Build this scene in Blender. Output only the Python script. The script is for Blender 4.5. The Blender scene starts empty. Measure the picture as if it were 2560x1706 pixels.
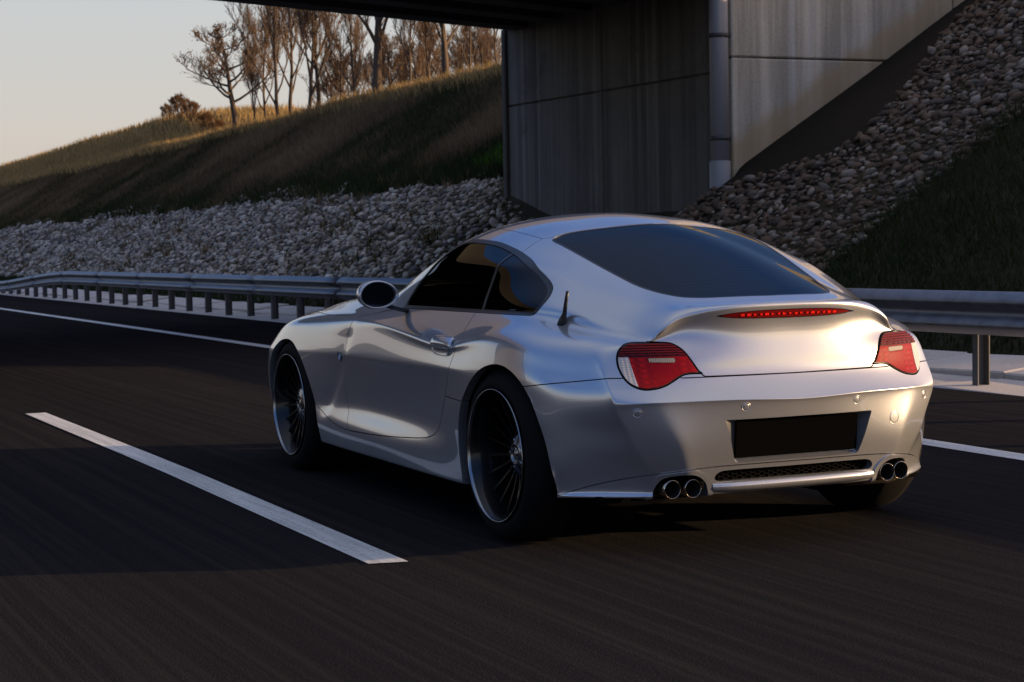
import bpy, math, random
import numpy as np
from mathutils import Matrix, Vector
from mathutils.noise import noise as pnoise, fractal
rnd = random.Random(7)
nrs = np.random.RandomState(11)
SC = bpy.context.scene
COL = SC.collection
rad = math.radians

# ------------------------------------------------------------------ camera
def cam_axes(yaw, pitch, roll):
    cy, sy, cp, sp, cr, sr = math.cos(yaw), math.sin(yaw), math.cos(pitch), math.sin(pitch), math.cos(roll), math.sin(roll)
    f = np.array([sy*cp, cy*cp, sp]); r0 = np.array([cy, -sy, 0.0]); u0 = np.cross(r0, f)
    return cr*r0+sr*u0, -sr*r0+cr*u0, f
CAM = np.array([-3.70693, -6.26862, 1.16415])
cr_, cu_, cf_ = cam_axes(rad(24.88056), rad(-3.37074), rad(-1.01938))
cam = bpy.data.cameras.new('camera'); cam_o = bpy.data.objects.new('camera', cam); COL.objects.link(cam_o)
cam_o.matrix_world = Matrix(((cr_[0], cu_[0], -cf_[0], CAM[0]), (cr_[1], cu_[1], -cf_[1], CAM[1]), (cr_[2], cu_[2], -cf_[2], CAM[2]), (0, 0, 0, 1)))
cam.sensor_width = 36; cam.lens = 4604.77/2560*36; cam.clip_start = .05; cam.clip_end = 5000
cam.dof.use_dof = True; cam.dof.focus_distance = 7.0; cam.dof.aperture_fstop = 11
SC.camera = cam_o
# ------------------------------------------------------------------ sky, sun, exposure
SUN_AZ, SUN_EL = 113.5, 9.0          # azimuth clockwise from the driving direction (+Y)
w = bpy.data.worlds.new('World'); SC.world = w; w.use_nodes = True
nt = w.node_tree; bg = nt.nodes['Background']
sky = nt.nodes.new('ShaderNodeTexSky'); sky.sky_type = 'NISHITA'; sky.sun_disc = False
sky.sun_elevation = rad(SUN_EL); sky.sun_rotation = rad(SUN_AZ); sky.air_density = 1.0; sky.dust_density = 1.6; sky.ozone_density = 1.0
tcw = nt.nodes.new('ShaderNodeTexCoord'); spw = nt.nodes.new('ShaderNodeSeparateXYZ'); nt.links.new(tcw.outputs['Generated'], spw.inputs[0])
asn = nt.nodes.new('ShaderNodeMath'); asn.operation = 'ARCSINE'; nt.links.new(spw.outputs[2], asn.inputs[0])
dv = nt.nodes.new('ShaderNodeMath'); dv.operation = 'DIVIDE'; dv.inputs[1].default_value = math.pi/2; dv.use_clamp = True; nt.links.new(asn.outputs[0], dv.inputs[0])
rp = nt.nodes.new('ShaderNodeValToRGB'); els = rp.color_ramp.elements        # dusk haze: peach at the horizon, clear blue overhead
for e_, (p_, c_) in zip([els[0], els[1]]+[els.new(.5) for _ in range(4)], [(0.0, (.92, .78, .71)), (1.0, (.02, .065, .24)), (.035, (.92, .84, .80)), (.080, (.85, .86, .89)), (.14, (.19, .38, .84)), (.31, (.07, .22, .68))]):
    e_.position = p_; e_.color = (*c_, 1)
nt.links.new(dv.outputs[0], rp.inputs[0])
mxw = nt.nodes.new('ShaderNodeMix'); mxw.data_type = 'RGBA'; mxw.blend_type = 'MULTIPLY'; mxw.inputs[0].default_value = 1; mxw.inputs[7].default_value = (2.9, 2.9, 2.9, 1); nt.links.new(rp.outputs[0], mxw.inputs[6])
mx2 = nt.nodes.new('ShaderNodeMix'); mx2.data_type = 'RGBA'; mx2.inputs[0].default_value = .14; nt.links.new(mxw.outputs[2], mx2.inputs[6]); nt.links.new(sky.outputs[0], mx2.inputs[7])
gd = nt.nodes.new('ShaderNodeVectorMath'); gd.operation = 'DOT_PRODUCT'; nt.links.new(tcw.outputs['Generated'], gd.inputs[0])
gd.inputs[1].default_value = (math.sin(rad(SUN_AZ))*math.cos(rad(SUN_EL)), math.cos(rad(SUN_AZ))*math.cos(rad(SUN_EL)), math.sin(rad(SUN_EL)))
gm_ = nt.nodes.new('ShaderNodeMath'); gm_.operation = 'MAXIMUM'; gm_.inputs[1].default_value = 0; nt.links.new(gd.outputs['Value'], gm_.inputs[0])
gp = nt.nodes.new('ShaderNodeMath'); gp.operation = 'POWER'; gp.inputs[1].default_value = 5; nt.links.new(gm_.outputs[0], gp.inputs[0])
glow = nt.nodes.new('ShaderNodeMix'); glow.data_type = 'RGBA'; glow.blend_type = 'ADD'; glow.inputs[7].default_value = (6.0, 3.7, 1.9, 1)       # evening glow round the sun
nt.links.new(gp.outputs[0], glow.inputs[0]); nt.links.new(mx2.outputs[2], glow.inputs[6]); nt.links.new(glow.outputs[2], bg.inputs[0]); bg.inputs[1].default_value = .15
sl = bpy.data.lights.new('sun', 'SUN'); sun = bpy.data.objects.new('sun', sl); COL.objects.link(sun)
sl.energy = 5.0; sl.angle = rad(.55); sl.color = (1.0, .66, .35)
sd = Vector((math.sin(rad(SUN_AZ))*math.cos(rad(SUN_EL)), math.cos(rad(SUN_AZ))*math.cos(rad(SUN_EL)), math.sin(rad(SUN_EL))))
sun.rotation_euler = sd.to_track_quat('Z', 'Y').to_euler()
SC.view_settings.view_transform = 'Standard'; SC.view_settings.look = 'None'; SC.view_settings.gamma = 1; SC.view_settings.use_curve_mapping = False
SC.view_settings.exposure = 0.7
SC.cycles.max_bounces = 8; SC.cycles.transparent_max_bounces = 12
SC.cycles.caustics_reflective = False; SC.cycles.caustics_refractive = False

# ------------------------------------------------------------------ helpers
def tag(o, label=None, cat=None, group=None, kind=None):
    if label: o['label'] = label
    if cat: o['category'] = cat
    if group: o['group'] = group
    if kind: o['kind'] = kind
    return o
def empty(name, loc=(0, 0, 0), label=None, cat=None, group=None):
    o = bpy.data.objects.new(name, None); COL.objects.link(o); o.location = loc; o.empty_display_size = .1
    return tag(o, label, cat, group)
def link(name, me, parent=None):
    o = bpy.data.objects.new(name, me); COL.objects.link(o)
    if parent is not None: o.parent = parent
    return o
def npmesh(name, V, F, mat, smooth=False, N=None):
    V = np.asarray(V, dtype=np.float32); me = bpy.data.meshes.new(name)
    if isinstance(F, np.ndarray):
        n, k = F.shape; me.vertices.add(len(V)); me.vertices.foreach_set('co', V.ravel())
        me.loops.add(n*k); me.loops.foreach_set('vertex_index', F.astype(np.int32).ravel())
        me.polygons.add(n); me.polygons.foreach_set('loop_start', np.arange(0, n*k, k, dtype=np.int32))
        try: me.polygons.foreach_set('loop_total', np.full(n, k, dtype=np.int32))
        except Exception: pass
        me.update(calc_edges=True); me.validate()
    else:
        me.from_pydata(V.tolist(), [], [list(f) for f in F]); me.update()
    if smooth: me.polygons.foreach_set('use_smooth', np.ones(len(me.polygons), bool))
    if mat is not None: me.materials.append(mat)
    return me
class MB:
    """collects simple solids into one mesh"""
    def __init__(s): s.V = []; s.F = []; s.S = []
    def add(s, V, F, sm=False):
        n = len(s.V); s.V += [tuple(v) for v in V]; s.F += [tuple(i+n for i in f) for f in F]; s.S += [sm]*len(F); return s
    def box(s, c, d, rot=None, bev=0.0):
        x, y, z = [q/2 for q in d]
        if bev <= 0:
            V = [(-x, -y, -z), (x, -y, -z), (x, y, -z), (-x, y, -z), (-x, -y, z), (x, -y, z), (x, y, z), (-x, y, z)]
            F = [(0, 3, 2, 1), (4, 5, 6, 7), (0, 1, 5, 4), (1, 2, 6, 5), (2, 3, 7, 6), (3, 0, 4, 7)]
        else:
            b = min(bev, x*.9, y*.9, z*.9); V = []
            for sx in (-1, 1):
                for sy in (-1, 1):
                    for sz in (-1, 1):
                        V += [(sx*x, sy*(y-b), sz*(z-b)), (sx*(x-b), sy*y, sz*(z-b)), (sx*(x-b), sy*(y-b), sz*z)]
            I = lambda sx, sy, sz, k: ((sx > 0)*4+(sy > 0)*2+(sz > 0))*3+k
            F = []
            for q in (-1, 1):
                F.append([I(q, -1, -1, 0), I(q, 1, -1, 0), I(q, 1, 1, 0), I(q, -1, 1, 0)][::q])
                F.append([I(-1, q, -1, 1), I(-1, q, 1, 1), I(1, q, 1, 1), I(1, q, -1, 1)][::q])
                F.append([I(-1, -1, q, 2), I(1, -1, q, 2), I(1, 1, q, 2), I(-1, 1, q, 2)][::q])
            for a in (-1, 1):
                for b2 in (-1, 1):
                    F.append([I(a, b2, -1, 0), I(a, b2, 1, 0), I(a, b2, 1, 1), I(a, b2, -1, 1)][::-a*b2 or 1])
                    F.append([I(a, -1, b2, 0), I(a, -1, b2, 2), I(a, 1, b2, 2), I(a, 1, b2, 0)][::a*b2])
                    F.append([I(-1, a, b2, 1), I(-1, a, b2, 2), I(1, a, b2, 2), I(1, a, b2, 1)][::-a*b2])
            for sx in (-1, 1):
                for sy in (-1, 1):
                    for sz in (-1, 1):
                        F.append([I(sx, sy, sz, 0), I(sx, sy, sz, 1), I(sx, sy, sz, 2)][::sx*sy*sz])
        if rot is not None: V = [tuple(rot @ Vector(v)) for v in V]
        return s.add([(v[0]+c[0], v[1]+c[1], v[2]+c[2]) for v in V], F)
    def tube(s, pts, r, n=8, cap=True, sm=True, squash=1.0):
        pts = [Vector(p) for p in pts]; rr = r if isinstance(r, (list, tuple)) else [r]*len(pts)
        V = []; F = []; prev = None
        for i, p in enumerate(pts):
            t = (pts[min(i+1, len(pts)-1)]-pts[max(i-1, 0)]).normalized()
            if prev is None:
                a = Vector((0, 0, 1)) if abs(t.z) < .9 else Vector((1, 0, 0)); u = t.cross(a).normalized()
            else: u = (prev-t*prev.dot(t)).normalized()
            prev = u; v = t.cross(u)
            for k in range(n):
                an = 2*math.pi*k/n; V.append(p+(u*math.cos(an)+v*math.sin(an)*squash)*rr[i])
        for i in range(len(pts)-1):
            for k in range(n): F.append((i*n+k, i*n+(k+1) % n, (i+1)*n+(k+1) % n, (i+1)*n+k))
        if cap: F += [tuple(range(n))[::-1], tuple(range((len(pts)-1)*n, len(pts)*n))]
        return s.add(V, F, sm)
    def lathe(s, prof, axis_o=(0, 0, 0), n=48, axis='x', sgn=1, sm=True, closed=False):
        V = []; F = []
        for a, r in prof:
            for k in range(n):
                an = 2*math.pi*k/n; c, q = math.cos(an)*r, math.sin(an)*r
                V.append({'x': (a*sgn, c, q), 'y': (c, a*sgn, q), 'z': (c, q, a*sgn)}[axis])
        V = [(v[0]+axis_o[0], v[1]+axis_o[1], v[2]+axis_o[2]) for v in V]; m = len(prof)
        for i in range(m if closed else m-1):
            j = (i+1) % m
            for k in range(n): F.append((i*n+k, i*n+(k+1) % n, j*n+(k+1) % n, j*n+k))
        return s.add(V, F, sm)
    def build(s, name, mat, parent=None, loc=None):
        me = bpy.data.meshes.new(name); me.from_pydata(s.V, [], s.F); me.update()
        me.polygons.foreach_set('use_smooth', s.S); me.materials.append(mat)
        o = link(name, me, parent)
        if loc: o.location = loc
        return o

# ------------------------------------------------------------------ materials
def mat(name, base=(.5, .5, .5), rough=.5, metal=0.0, **kw):
    m = bpy.data.materials.new(name); m.use_nodes = True; b = m.node_tree.nodes['Principled BSDF']
    b.inputs['Base Color'].default_value = (*base, 1); b.inputs['Roughness'].default_value = rough; b.inputs['Metallic'].default_value = metal
    for k, v in kw.items():
        b.inputs[{'coat': 'Coat Weight', 'coat_rough': 'Coat Roughness', 'spec': 'Specular IOR Level', 'trans': 'Transmission Weight', 'ior': 'IOR', 'coat_ior': 'Coat IOR'}[k]].default_value = v
    return m
class NG:
    def __init__(s, m): s.m = m; s.t = m.node_tree; s.b = s.t.nodes['Principled BSDF']; s.l = s.t.links
    def n(s, typ, **kw):
        q = s.t.nodes.new('ShaderNode'+typ)
        for k, v in kw.items():
            if k.startswith('i_'): q.inputs[k[2:].replace('_', ' ')].default_value = v
            elif k.startswith('n_'): q.inputs[int(k[2:])].default_value = v
            else: setattr(q, k, v)
        return q
    def coord(s, scale=(1, 1, 1), kind='Object', rot=(0, 0, 0)):
        tc = s.n('TexCoord'); mp = s.n('Mapping'); mp.inputs['Scale'].default_value = scale; mp.inputs['Rotation'].default_value = rot
        s.l.new(tc.outputs[kind], mp.inputs[0]); return mp.outputs[0]
    def noise(s, co, scale, detail=6, rough=.6, dist=0.0):
        q = s.n('TexNoise'); q.inputs['Scale'].default_value = scale; q.inputs['Detail'].default_value = detail
        q.inputs['Roughness'].default_value = rough; q.inputs['Distortion'].default_value = dist; s.l.new(co, q.inputs['Vector']); return q.outputs['Fac']
    def ramp(s, fac, stops):
        q = s.n('ValToRGB'); e = q.color_ramp.elements
        while len(e) < len(stops): e.new(.5)
        for el, (p, c) in zip(e, stops): el.position = p; el.color = (*c, 1) if len(c) == 3 else c
        s.l.new(fac, q.inputs[0]); return q.outputs[0]
    def mix(s, fac, a, b, mode='MIX'):
        q = s.n('Mix', data_type='RGBA', blend_type=mode)
        for sock, v in ((q.inputs[0], fac), (q.inputs[6], a), (q.inputs[7], b)):
            if isinstance(v, (int, float)): sock.default_value = v
            elif isinstance(v, tuple): sock.default_value = (*v, 1)
            else: s.l.new(v, sock)
        return q.outputs[2]
    def math(s, op, a, b=0.0):
        q = s.n('Math', operation=op)
        for i, v in enumerate((a, b)):
            if isinstance(v, (int, float)): q.inputs[i].default_value = v
            else: s.l.new(v, q.inputs[i])
        return q.outputs[0]
    def bump(s, h, strength=.3, dist=.01):
        q = s.n('Bump'); q.inputs['Strength'].default_value = strength; q.inputs['Distance'].default_value = dist
        s.l.new(h, q.inputs['Height']); s.l.new(q.outputs[0], s.b.inputs['Normal']); return q
    def base(s, c): s.l.new(c, s.b.inputs['Base Color'])
    def rough(s, c): s.l.new(c, s.b.inputs['Roughness'])

def asphalt():
    m = mat('asphalt', (.045, .045, .05), .9, spec=.0, ior=1.1); g = NG(m); c = g.coord()
    fine = g.noise(c, 150, 3, .7); mid = g.noise(c, 2.2, 5, .6)
    st = g.noise(g.coord((9, .05, 1)), 2.0, 8, .75); wt = g.noise(g.coord((.55, .02, 1)), 1.0, 3, .5)
    a = g.ramp(fine, [(.25, (.008, .008, .010)), (.55, (.020, .020, .023)), (.74, (.085, .080, .074))])
    b = g.mix(g.math('MULTIPLY', mid, .55), a, (.016, .016, .018))
    b = g.mix(g.ramp(st, [(.44, (0, 0, 0)), (.62, (.36, .36, .36))]), b, (.058, .048, .041)); b = g.mix(g.ramp(wt, [(.35, (0, 0, 0)), (.6, (.45, .45, .45))]), b, (.012, .012, .0135))
    g.base(b); g.bump(fine, .6, .004)
    g.rough(g.ramp(st, [(.3, (.85, .85, .85)), (.7, (.95, .95, .95))]))
    return m
def paint_white():
    m = mat('road_paint', (.72, .72, .69), .6); g = NG(m); c = g.coord()
    n1 = g.noise(c, 60, 4, .7); n2 = g.noise(g.coord((9, .30, 1)), 3.0, 7, .7)
    a = g.mix(g.ramp(n2, [(.35, (0, 0, 0)), (.70, (.9, .9, .9))]), (.72, .72, .70), (.34, .34, .33))
    a = g.mix(g.ramp(n1, [(.56, (0, 0, 0)), (.70, (.9, .9, .9))]), a, (.06, .06, .06))
    g.base(a); g.bump(n1, .3, .003); return m
def concrete(name, c0, c1, streak=True):
    m = mat(name, c0, .88, spec=.3); g = NG(m); co = g.coord()
    big = g.noise(co, .9, 6, .65); fine = g.noise(co, 26, 4, .7)
    a = g.mix(g.ramp(big, [(.3, (0, 0, 0)), (.7, (1, 1, 1))]), c0, c1)
    if streak:
        st = g.noise(g.coord((2.6, 2.6, .10)), 1.1, 6, .7)
        a = g.mix(g.ramp(st, [(.42, (0, 0, 0)), (.60, (.75, .75, .75))]), a, tuple(q*.34 for q in c1))
        st2 = g.noise(g.coord((5, 5, .05)), 1.3, 4, .6)
        a = g.mix(g.ramp(st2, [(.55, (0, 0, 0)), (.66, (.55, .55, .55))]), a, tuple(min(.6, q*1.5) for q in c0))
        bl = g.noise(co, .55, 8, .75)
        a = g.mix(g.ramp(bl, [(.54, (0, 0, 0)), (.66, (.72, .72, .72))]), a, tuple(q*.30 for q in c1))
    a = g.mix(.25, a, g.ramp(fine, [(.3, tuple(q*.55 for q in c0)), (.7, tuple(q*1.25 for q in c0))]))
    g.base(a); g.bump(fine, .35, .006); return m
def soil():
    m = mat('earth', (.09, .07, .05), .95, spec=.2); g = NG(m); c = g.coord()
    n1 = g.noise(c, 1.2, 8, .7); n2 = g.noise(c, 14, 5, .7)
    a = g.ramp(n1, [(.3, (.018, .020, .009)), (.5, (.035, .030, .016)), (.7, (.06, .045, .028))])
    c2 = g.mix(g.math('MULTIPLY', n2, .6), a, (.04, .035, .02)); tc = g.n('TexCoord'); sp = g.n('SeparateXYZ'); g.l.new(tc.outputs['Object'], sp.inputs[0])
    wedge_shade = g.math('MULTIPLY', g.math('MULTIPLY', g.math('GREATER_THAN', sp.outputs[1], 13.2), g.math('LESS_THAN', sp.outputs[1], 17.0)), g.math('GREATER_THAN', sp.outputs[0], 9.0))  # shade below the wing wall, painted into the soil colour
    g.base(g.mix(g.math('MULTIPLY', wedge_shade, .85), c2, (.010, .008, .006))); g.bump(n2, .8, .05); return m
def field_mat():
    m = mat('field_ground', (.12, .10, .05), .95, spec=.2); g = NG(m); c = g.coord()
    n1 = g.noise(c, .02, 6, .6); n2 = g.noise(c, .6, 7, .7)
    a = g.ramp(n1, [(.35, (.035, .042, .016)), (.5, (.075, .058, .030)), (.65, (.12, .078, .045))])
    g.base(g.mix(g.math('MULTIPLY', n2, .5), a, (.06, .055, .03))); g.bump(n2, .6, .15); return m
def steel():
    m = mat('galvanised_steel', (.30, .32, .35), .5, .8); g = NG(m); c = g.coord()
    n = g.noise(c, 7, 6, .65); g.rough(g.ramp(n, [(.3, (.38, .38, .38)), (.7, (.6, .6, .6))]))
    g.base(g.ramp(n, [(.3, (.16, .17, .19)), (.6, (.25, .26, .29)), (.8, (.20, .19, .18))])); return m
M = {}
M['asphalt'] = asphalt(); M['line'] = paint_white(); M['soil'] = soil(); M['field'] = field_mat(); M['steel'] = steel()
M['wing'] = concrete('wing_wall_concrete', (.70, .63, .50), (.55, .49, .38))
def wing_edge_tint():  # orange tint fading out just above the bank's slope line
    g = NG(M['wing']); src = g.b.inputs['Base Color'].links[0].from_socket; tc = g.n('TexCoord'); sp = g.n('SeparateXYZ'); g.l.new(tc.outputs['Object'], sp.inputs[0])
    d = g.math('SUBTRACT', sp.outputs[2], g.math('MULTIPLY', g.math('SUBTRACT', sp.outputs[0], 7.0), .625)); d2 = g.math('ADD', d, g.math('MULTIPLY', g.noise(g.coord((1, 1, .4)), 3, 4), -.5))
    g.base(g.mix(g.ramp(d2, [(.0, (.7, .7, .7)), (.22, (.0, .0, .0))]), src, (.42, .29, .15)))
wing_edge_tint()
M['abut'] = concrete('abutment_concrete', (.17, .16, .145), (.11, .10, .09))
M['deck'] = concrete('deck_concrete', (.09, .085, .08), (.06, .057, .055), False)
M['slab'] = concrete('channel_concrete', (.56, .52, .49), (.38, .35, .33), False)
M['post'] = mat('post_steel', (.10, .10, .105), .65, .3)
M['pvc'] = mat('grey_pipe', (.27, .27, .28), .55)
M['clamp'] = mat('pipe_clamp', (.05, .05, .05), .6)
def stone_mat(name='riprap_stone', k=1.0, st=None):
    m = mat(name, (.3, .28, .25), .85, spec=.35); g = NG(m); c = g.coord()
    oi = g.n('ObjectInfo'); at = g.n('Attribute', attribute_name='tint'); n = g.noise(c, 9, 5, .7)
    f = g.math('FRACT', g.math('ADD', g.math('MULTIPLY', oi.outputs['Random'], 7.3), at.outputs['Fac']))
    a = g.ramp(f, st or [(0, (.58, .53, .47)), (.25, (.26, .22, .18)), (.45, (.13, .095, .065)), (.62, (.07, .072, .085)), (.80, (.62, .58, .53)), (1, (.30, .24, .18))])
    g.base(g.mix(g.ramp(n, [(.35, (0, 0, 0)), (.75, (.7, .7, .7))]), a, (.10, .09, .075))); g.bump(n, .5, .02); return m
M['stone'] = stone_mat(); M['stone2'] = stone_mat('brown_riprap_stone', st=[(0, (.17, .10, .06)), (.28, (.08, .052, .034)), (.5, (.13, .075, .042)), (.68, (.04, .032, .026)), (.86, (.34, .29, .24)), (1, (.10, .065, .042))])
def grass_mat(name, stops):
    m = mat(name, (.1, .1, .04), .75, spec=.25); g = NG(m); at = g.n('Attribute', attribute_name='tint')
    col = g.ramp(at.outputs['Fac'], stops); g.base(col)
    tr = g.n('BsdfTranslucent'); g.l.new(col, tr.inputs[0]); mx = g.n('MixShader'); mx.inputs[0].default_value = .35
    g.l.new(g.b.outputs[0], mx.inputs[1]); g.l.new(tr.outputs[0], mx.inputs[2]); g.l.new(mx.outputs[0], g.t.nodes['Material Output'].inputs[0]); return m
M['grass'] = grass_mat('grass_blades', [(0, (.018, .034, .006)), (.35, (.030, .036, .010)), (.6, (.14, .095, .05)), (1, (.26, .18, .10))])
M['drygrass'] = grass_mat('dry_grass_blades', [(0, (.16, .12, .045)), (.4, (.34, .23, .09)), (1, (.5, .34, .14))])
M['lush'] = grass_mat('lush_grass_blades', [(0, (.03, .10, .006)), (1, (.09, .22, .015))])
M['leaf'] = grass_mat('autumn_leaves', [(0, (.10, .045, .015)), (.5, (.18, .085, .025)), (1, (.27, .15, .05))])
M['bark'] = mat('bark', (.085, .06, .042), .9)
M['twig'] = mat('twig_bark', (.13, .085, .055), .85)
# ------------------------------------------------------------------ lie of the land
def sst(a, b, x):
    t = np.clip((np.asarray(x, float)-a)/(b-a), 0, 1); return t*t*(3-2*t)
def zr(y): return -.0075*np.maximum(np.asarray(y, float)-3, 0)
def vnoise(x, y, s, seed=0):
    x = np.asarray(x, float)/s+seed*17.3; y = np.asarray(y, float)/s+seed*5.1
    xi, yi = np.floor(x), np.floor(y); fx, fy = x-xi, y-yi; fx = fx*fx*(3-2*fx); fy = fy*fy*(3-2*fy)
    def h(a, b): q = np.sin(a*127.1+b*311.7+seed*74.7)*43758.5453; return q-np.floor(q)
    return (h(xi, yi)*(1-fx)+h(xi+1, yi)*fx)*(1-fy)+(h(xi, yi+1)*(1-fx)+h(xi+1, yi+1)*fx)*fy-.5
XW, YN, YF = 10.3, 16.33, 23.9              # face of the abutment and its two ends
CREST = 15.5
def bank(x, y):
    """height of the right-hand embankment"""
    x = np.asarray(x, float); y = np.asarray(y, float); l = x-.01*y
    base = zr(y)
    s = np.clip((l-6.85)/1.6, 0, None); top = 5.62
    h = np.where(s < top, s, top+(s-top)*.10)
    h = h-.06*np.exp(-((s-top)/.25)**2)
    mound = 2.5*sst(15.8, 22.5, l)*sst(66, 96, y)*(1-.35*sst(26, 60, l))
    h = h+mound+sst(9, 15, l)*.22*vnoise(x, y, 7, 1)+.07*vnoise(x, y, 1.7, 2)*sst(7.2, 8, l)
    end = sst(0.0, 5.2, y-(1.2+(np.minimum(l, 40)-7)*.92))            # the bank runs out towards the camera
    far = 1-sst(190, 300, y)
    h = h*end*far
    under = sst(YN-.3, YN+.8, y)*(1-sst(YF-2.4, YF+.6, y))*(1-sst(XW-.1, XW+.2, x))
    return base+.04*sst(6.8, 7.2, l)+h*(1-.36*under)
def axis_pts(segs):
    o = []
    for a, b, st in segs: o += list(np.arange(a, b, st))
    return np.array(o+[segs[-1][1]])
def sheet(name, X, Y, H, mat_, smooth=True):
    gx, gy = np.meshgrid(X, Y); z = H(gx, gy); V = np.stack([gx, gy, z], -1).reshape(-1, 3)
    nx = len(X); i = np.arange(len(V)).reshape(gx.shape); F = np.stack([i[:-1, :-1], i[:-1, 1:], i[1:, 1:], i[1:, :-1]], -1).reshape(-1, 4)
    return npmesh(name, V, F, mat_, smooth)
def ground_h(x, y):
    l = x-.01*y; z = zr(np.clip(y, -200, 260))-.08
    hole = sst(6.9, 8.5, l)*sst(-4, 1, y)*(1-sst(255, 300, y))*(1-sst(85, 95, l))*.9
    left = -sst(-9.2, -11.5, l)*.0
    left = -.10*sst(9.3, 11.5, -l)-.3*sst(26, 29, -l)
    hill = 5*sst(90, 420, -l)*(1+1.1*vnoise(x, y, 170, 3)+.5*vnoise(x, y, 60, 4))+20*sst(420, 1400, -l)*(1+1.3*vnoise(x, y, 420, 5))
    back = 9*sst(150, 700, -y)*(1+vnoise(x, y, 200, 6))
    farf = 6*sst(300, 900, y)*(1+1.6*vnoise(x, y, 160, 7))+20*sst(700, 1900, np.hypot(x, y))*(1+1.5*vnoise(x, y, 500, 8)+.5*vnoise(x, y, 180, 12))
    right = 5*sst(110, 400, l)*(1+vnoise(x, y, 90, 9))*sst(60, 200, y)
    return z-hole+left+hill+back+farf*sst(0, 200, y)+right+.12*vnoise(x, y, 5, 10)*sst(27, 31, np.abs(l))
g_ax = axis_pts([(-2400, -400, 100), (-400, -60, 20), (-60, -14, 4), (-14, 12, 1.0), (12, 60, 6), (60, 400, 20), (400, 2400, 100)])
g_ay = axis_pts([(-2400, -200, 100), (-200, -20, 12), (-20, 60, 2.0), (60, 300, 8), (300, 2800, 100)])
tag(link('ground', sheet('ground', g_ax, g_ay, ground_h, M['field'])), kind='structure')
def bank_h(x, y):
    z = bank(x, y)
    inside = (x > XW+.30) & (y > YN+.35) & (y < YF-.35)          # behind the abutment walls: filled by the walls themselves
    return np.where(inside, np.minimum(z, 1.2), z)-.0
b_ax = axis_pts([(6.62, 8, .2), (8, 17, .25), (17, 30, .8), (30, 96, 4)])
b_ay = axis_pts([(-2, 16.2, .35), (16.2, 24.6, .175), (24.6, 60, .5), (60, 120, 1.0), (120, 310, 4)])
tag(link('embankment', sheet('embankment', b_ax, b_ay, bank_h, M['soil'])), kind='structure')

# ------------------------------------------------------------------ road
ry = axis_pts([(-120, 3, 6), (3, 60, 3), (60, 320, 10)])
def strip(name, l0, l1, ys, dz, mat_, parent=None, ends=None):
    V = []; F = []
    for y in ys:
        for l in (l0, l1): V.append((l+.01*y, y, float(zr(y))+dz))
    n = len(ys)
    for i in range(n-1): F.append((2*i, 2*i+1, 2*i+3, 2*i+2))
    return link(name, npmesh(name, V, F, mat_), parent)
tag(strip('road', -9.4, 4.62, ry, 0, M['asphalt']), kind='structure')
tag(strip('road', -25.5, -12.5, ry, -.02, M['asphalt']), kind='structure')
for l_ in (-13.6, -17.3, -21.0): tag(strip('edge_line', l_, l_+.15, ry, -.016, M['line']), kind='structure')
tag(strip('edge_line', 2.33, 2.50, ry, .004, M['line']), kind='structure', label='solid white edge line between the lane and the hard shoulder')
tag(strip('edge_line', -5.28, -5.13, ry, .004, M['line']), kind='structure', label='solid white edge line on the far left of the road')
for k in range(-3, 9):
    y0 = -.22+k*15.8
    V = []; F = []; ys = list(np.linspace(y0, y0+6.85, 8)); nn = len(ys)
    sk = .012
    for y in ys:
        a, b = (-1.462, -1.322); V += [(a+.004*y, y+(.03 if y == ys[0] else 0), float(zr(y))+.004), (b+.004*y, y, float(zr(y))+.004)]
    for i in range(nn-1): F.append((2*i, 2*i+1, 2*i+3, 2*i+2))
    tag(link('lane_dash', npmesh('lane_dash', V, F, M['line'])), kind='structure')
M['verge'] = M['soil']

# ------------------------------------------------------------------ concrete channel slabs behind the rail
ch = tag(empty('drainage_channel'), kind='structure')
sm_ = []
for v in range(4):
    b = MB(); b.box((0, 0, 0), (.74, 1.325, .10), Matrix.Rotation(rad((-1, .6, 1.2, 0)[v]), 3, 'Y') @ Matrix.Rotation(rad((.5, -.6, .2, 0)[v]), 3, 'X'), bev=.012)
    o = b.build('slab', M['slab'], ch); sm_.append(o.data)
    bpy.data.objects.remove(o)
for i in range(-6, 62):
    y = i*1.34
    for j in range(2):
        o = link('slab', sm_[rnd.randrange(4)], ch)
        o.location = (5.01+j*.75+.01*y+rnd.uniform(-.01, .01), y+rnd.uniform(-.006, .006), float(zr(y))-.045+.085*j+rnd.uniform(-.015, .015)); o.rotation_euler = (rnd.uniform(-.02, .02), -.03-.08*j, rnd.uniform(-.01, .01))

# ------------------------------------------------------------------ guardrails
RAIL_L = 4.86
def rail_z(y): return float(zr(y))+.70-.36*float(sst(37, 50, y))
def wbeam(ys, lf, zf, flip=1, thick=.004):
    prof = [(.0, .155), (.012, .150), (.030, .135), (.075, .100), (.082, .082), (.075, .064), (.018, .028), (.006, .012), (.006, -.012), (.018, -.028), (.075, -.064), (.082, -.082), (.075, -.100), (.030, -.135), (.012, -.150), (.0, -.155)]
    P = [(-a*flip, c) for a, c in prof]; P2 = [(-a*flip+thick*flip, c) for a, c in prof][::-1]; PP = P+P2; n = len(PP)
    V = []; F = []
    for y in ys:
        for a, c in PP: V.append((lf(y)+a, y, zf(y)+c-.155))
    for i in range(len(ys)-1):
        for k in range(n): F.append((i*n+k, i*n+(k+1) % n, (i+1)*n+(k+1) % n, (i+1)*n+k))
    F += [tuple(range(n))[::-1], tuple(range((len(ys)-1)*n, len(ys)*n))]
    return V, F
gr = empty('guardrail', (4.8, 0, 0), 'galvanised steel guardrail on closely set posts along the right edge of the road', 'guardrail')
gr.location = (0, 0, 0)
lf = lambda y: RAIL_L-.10+.01*y
yy = -14.0; k = 0
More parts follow.
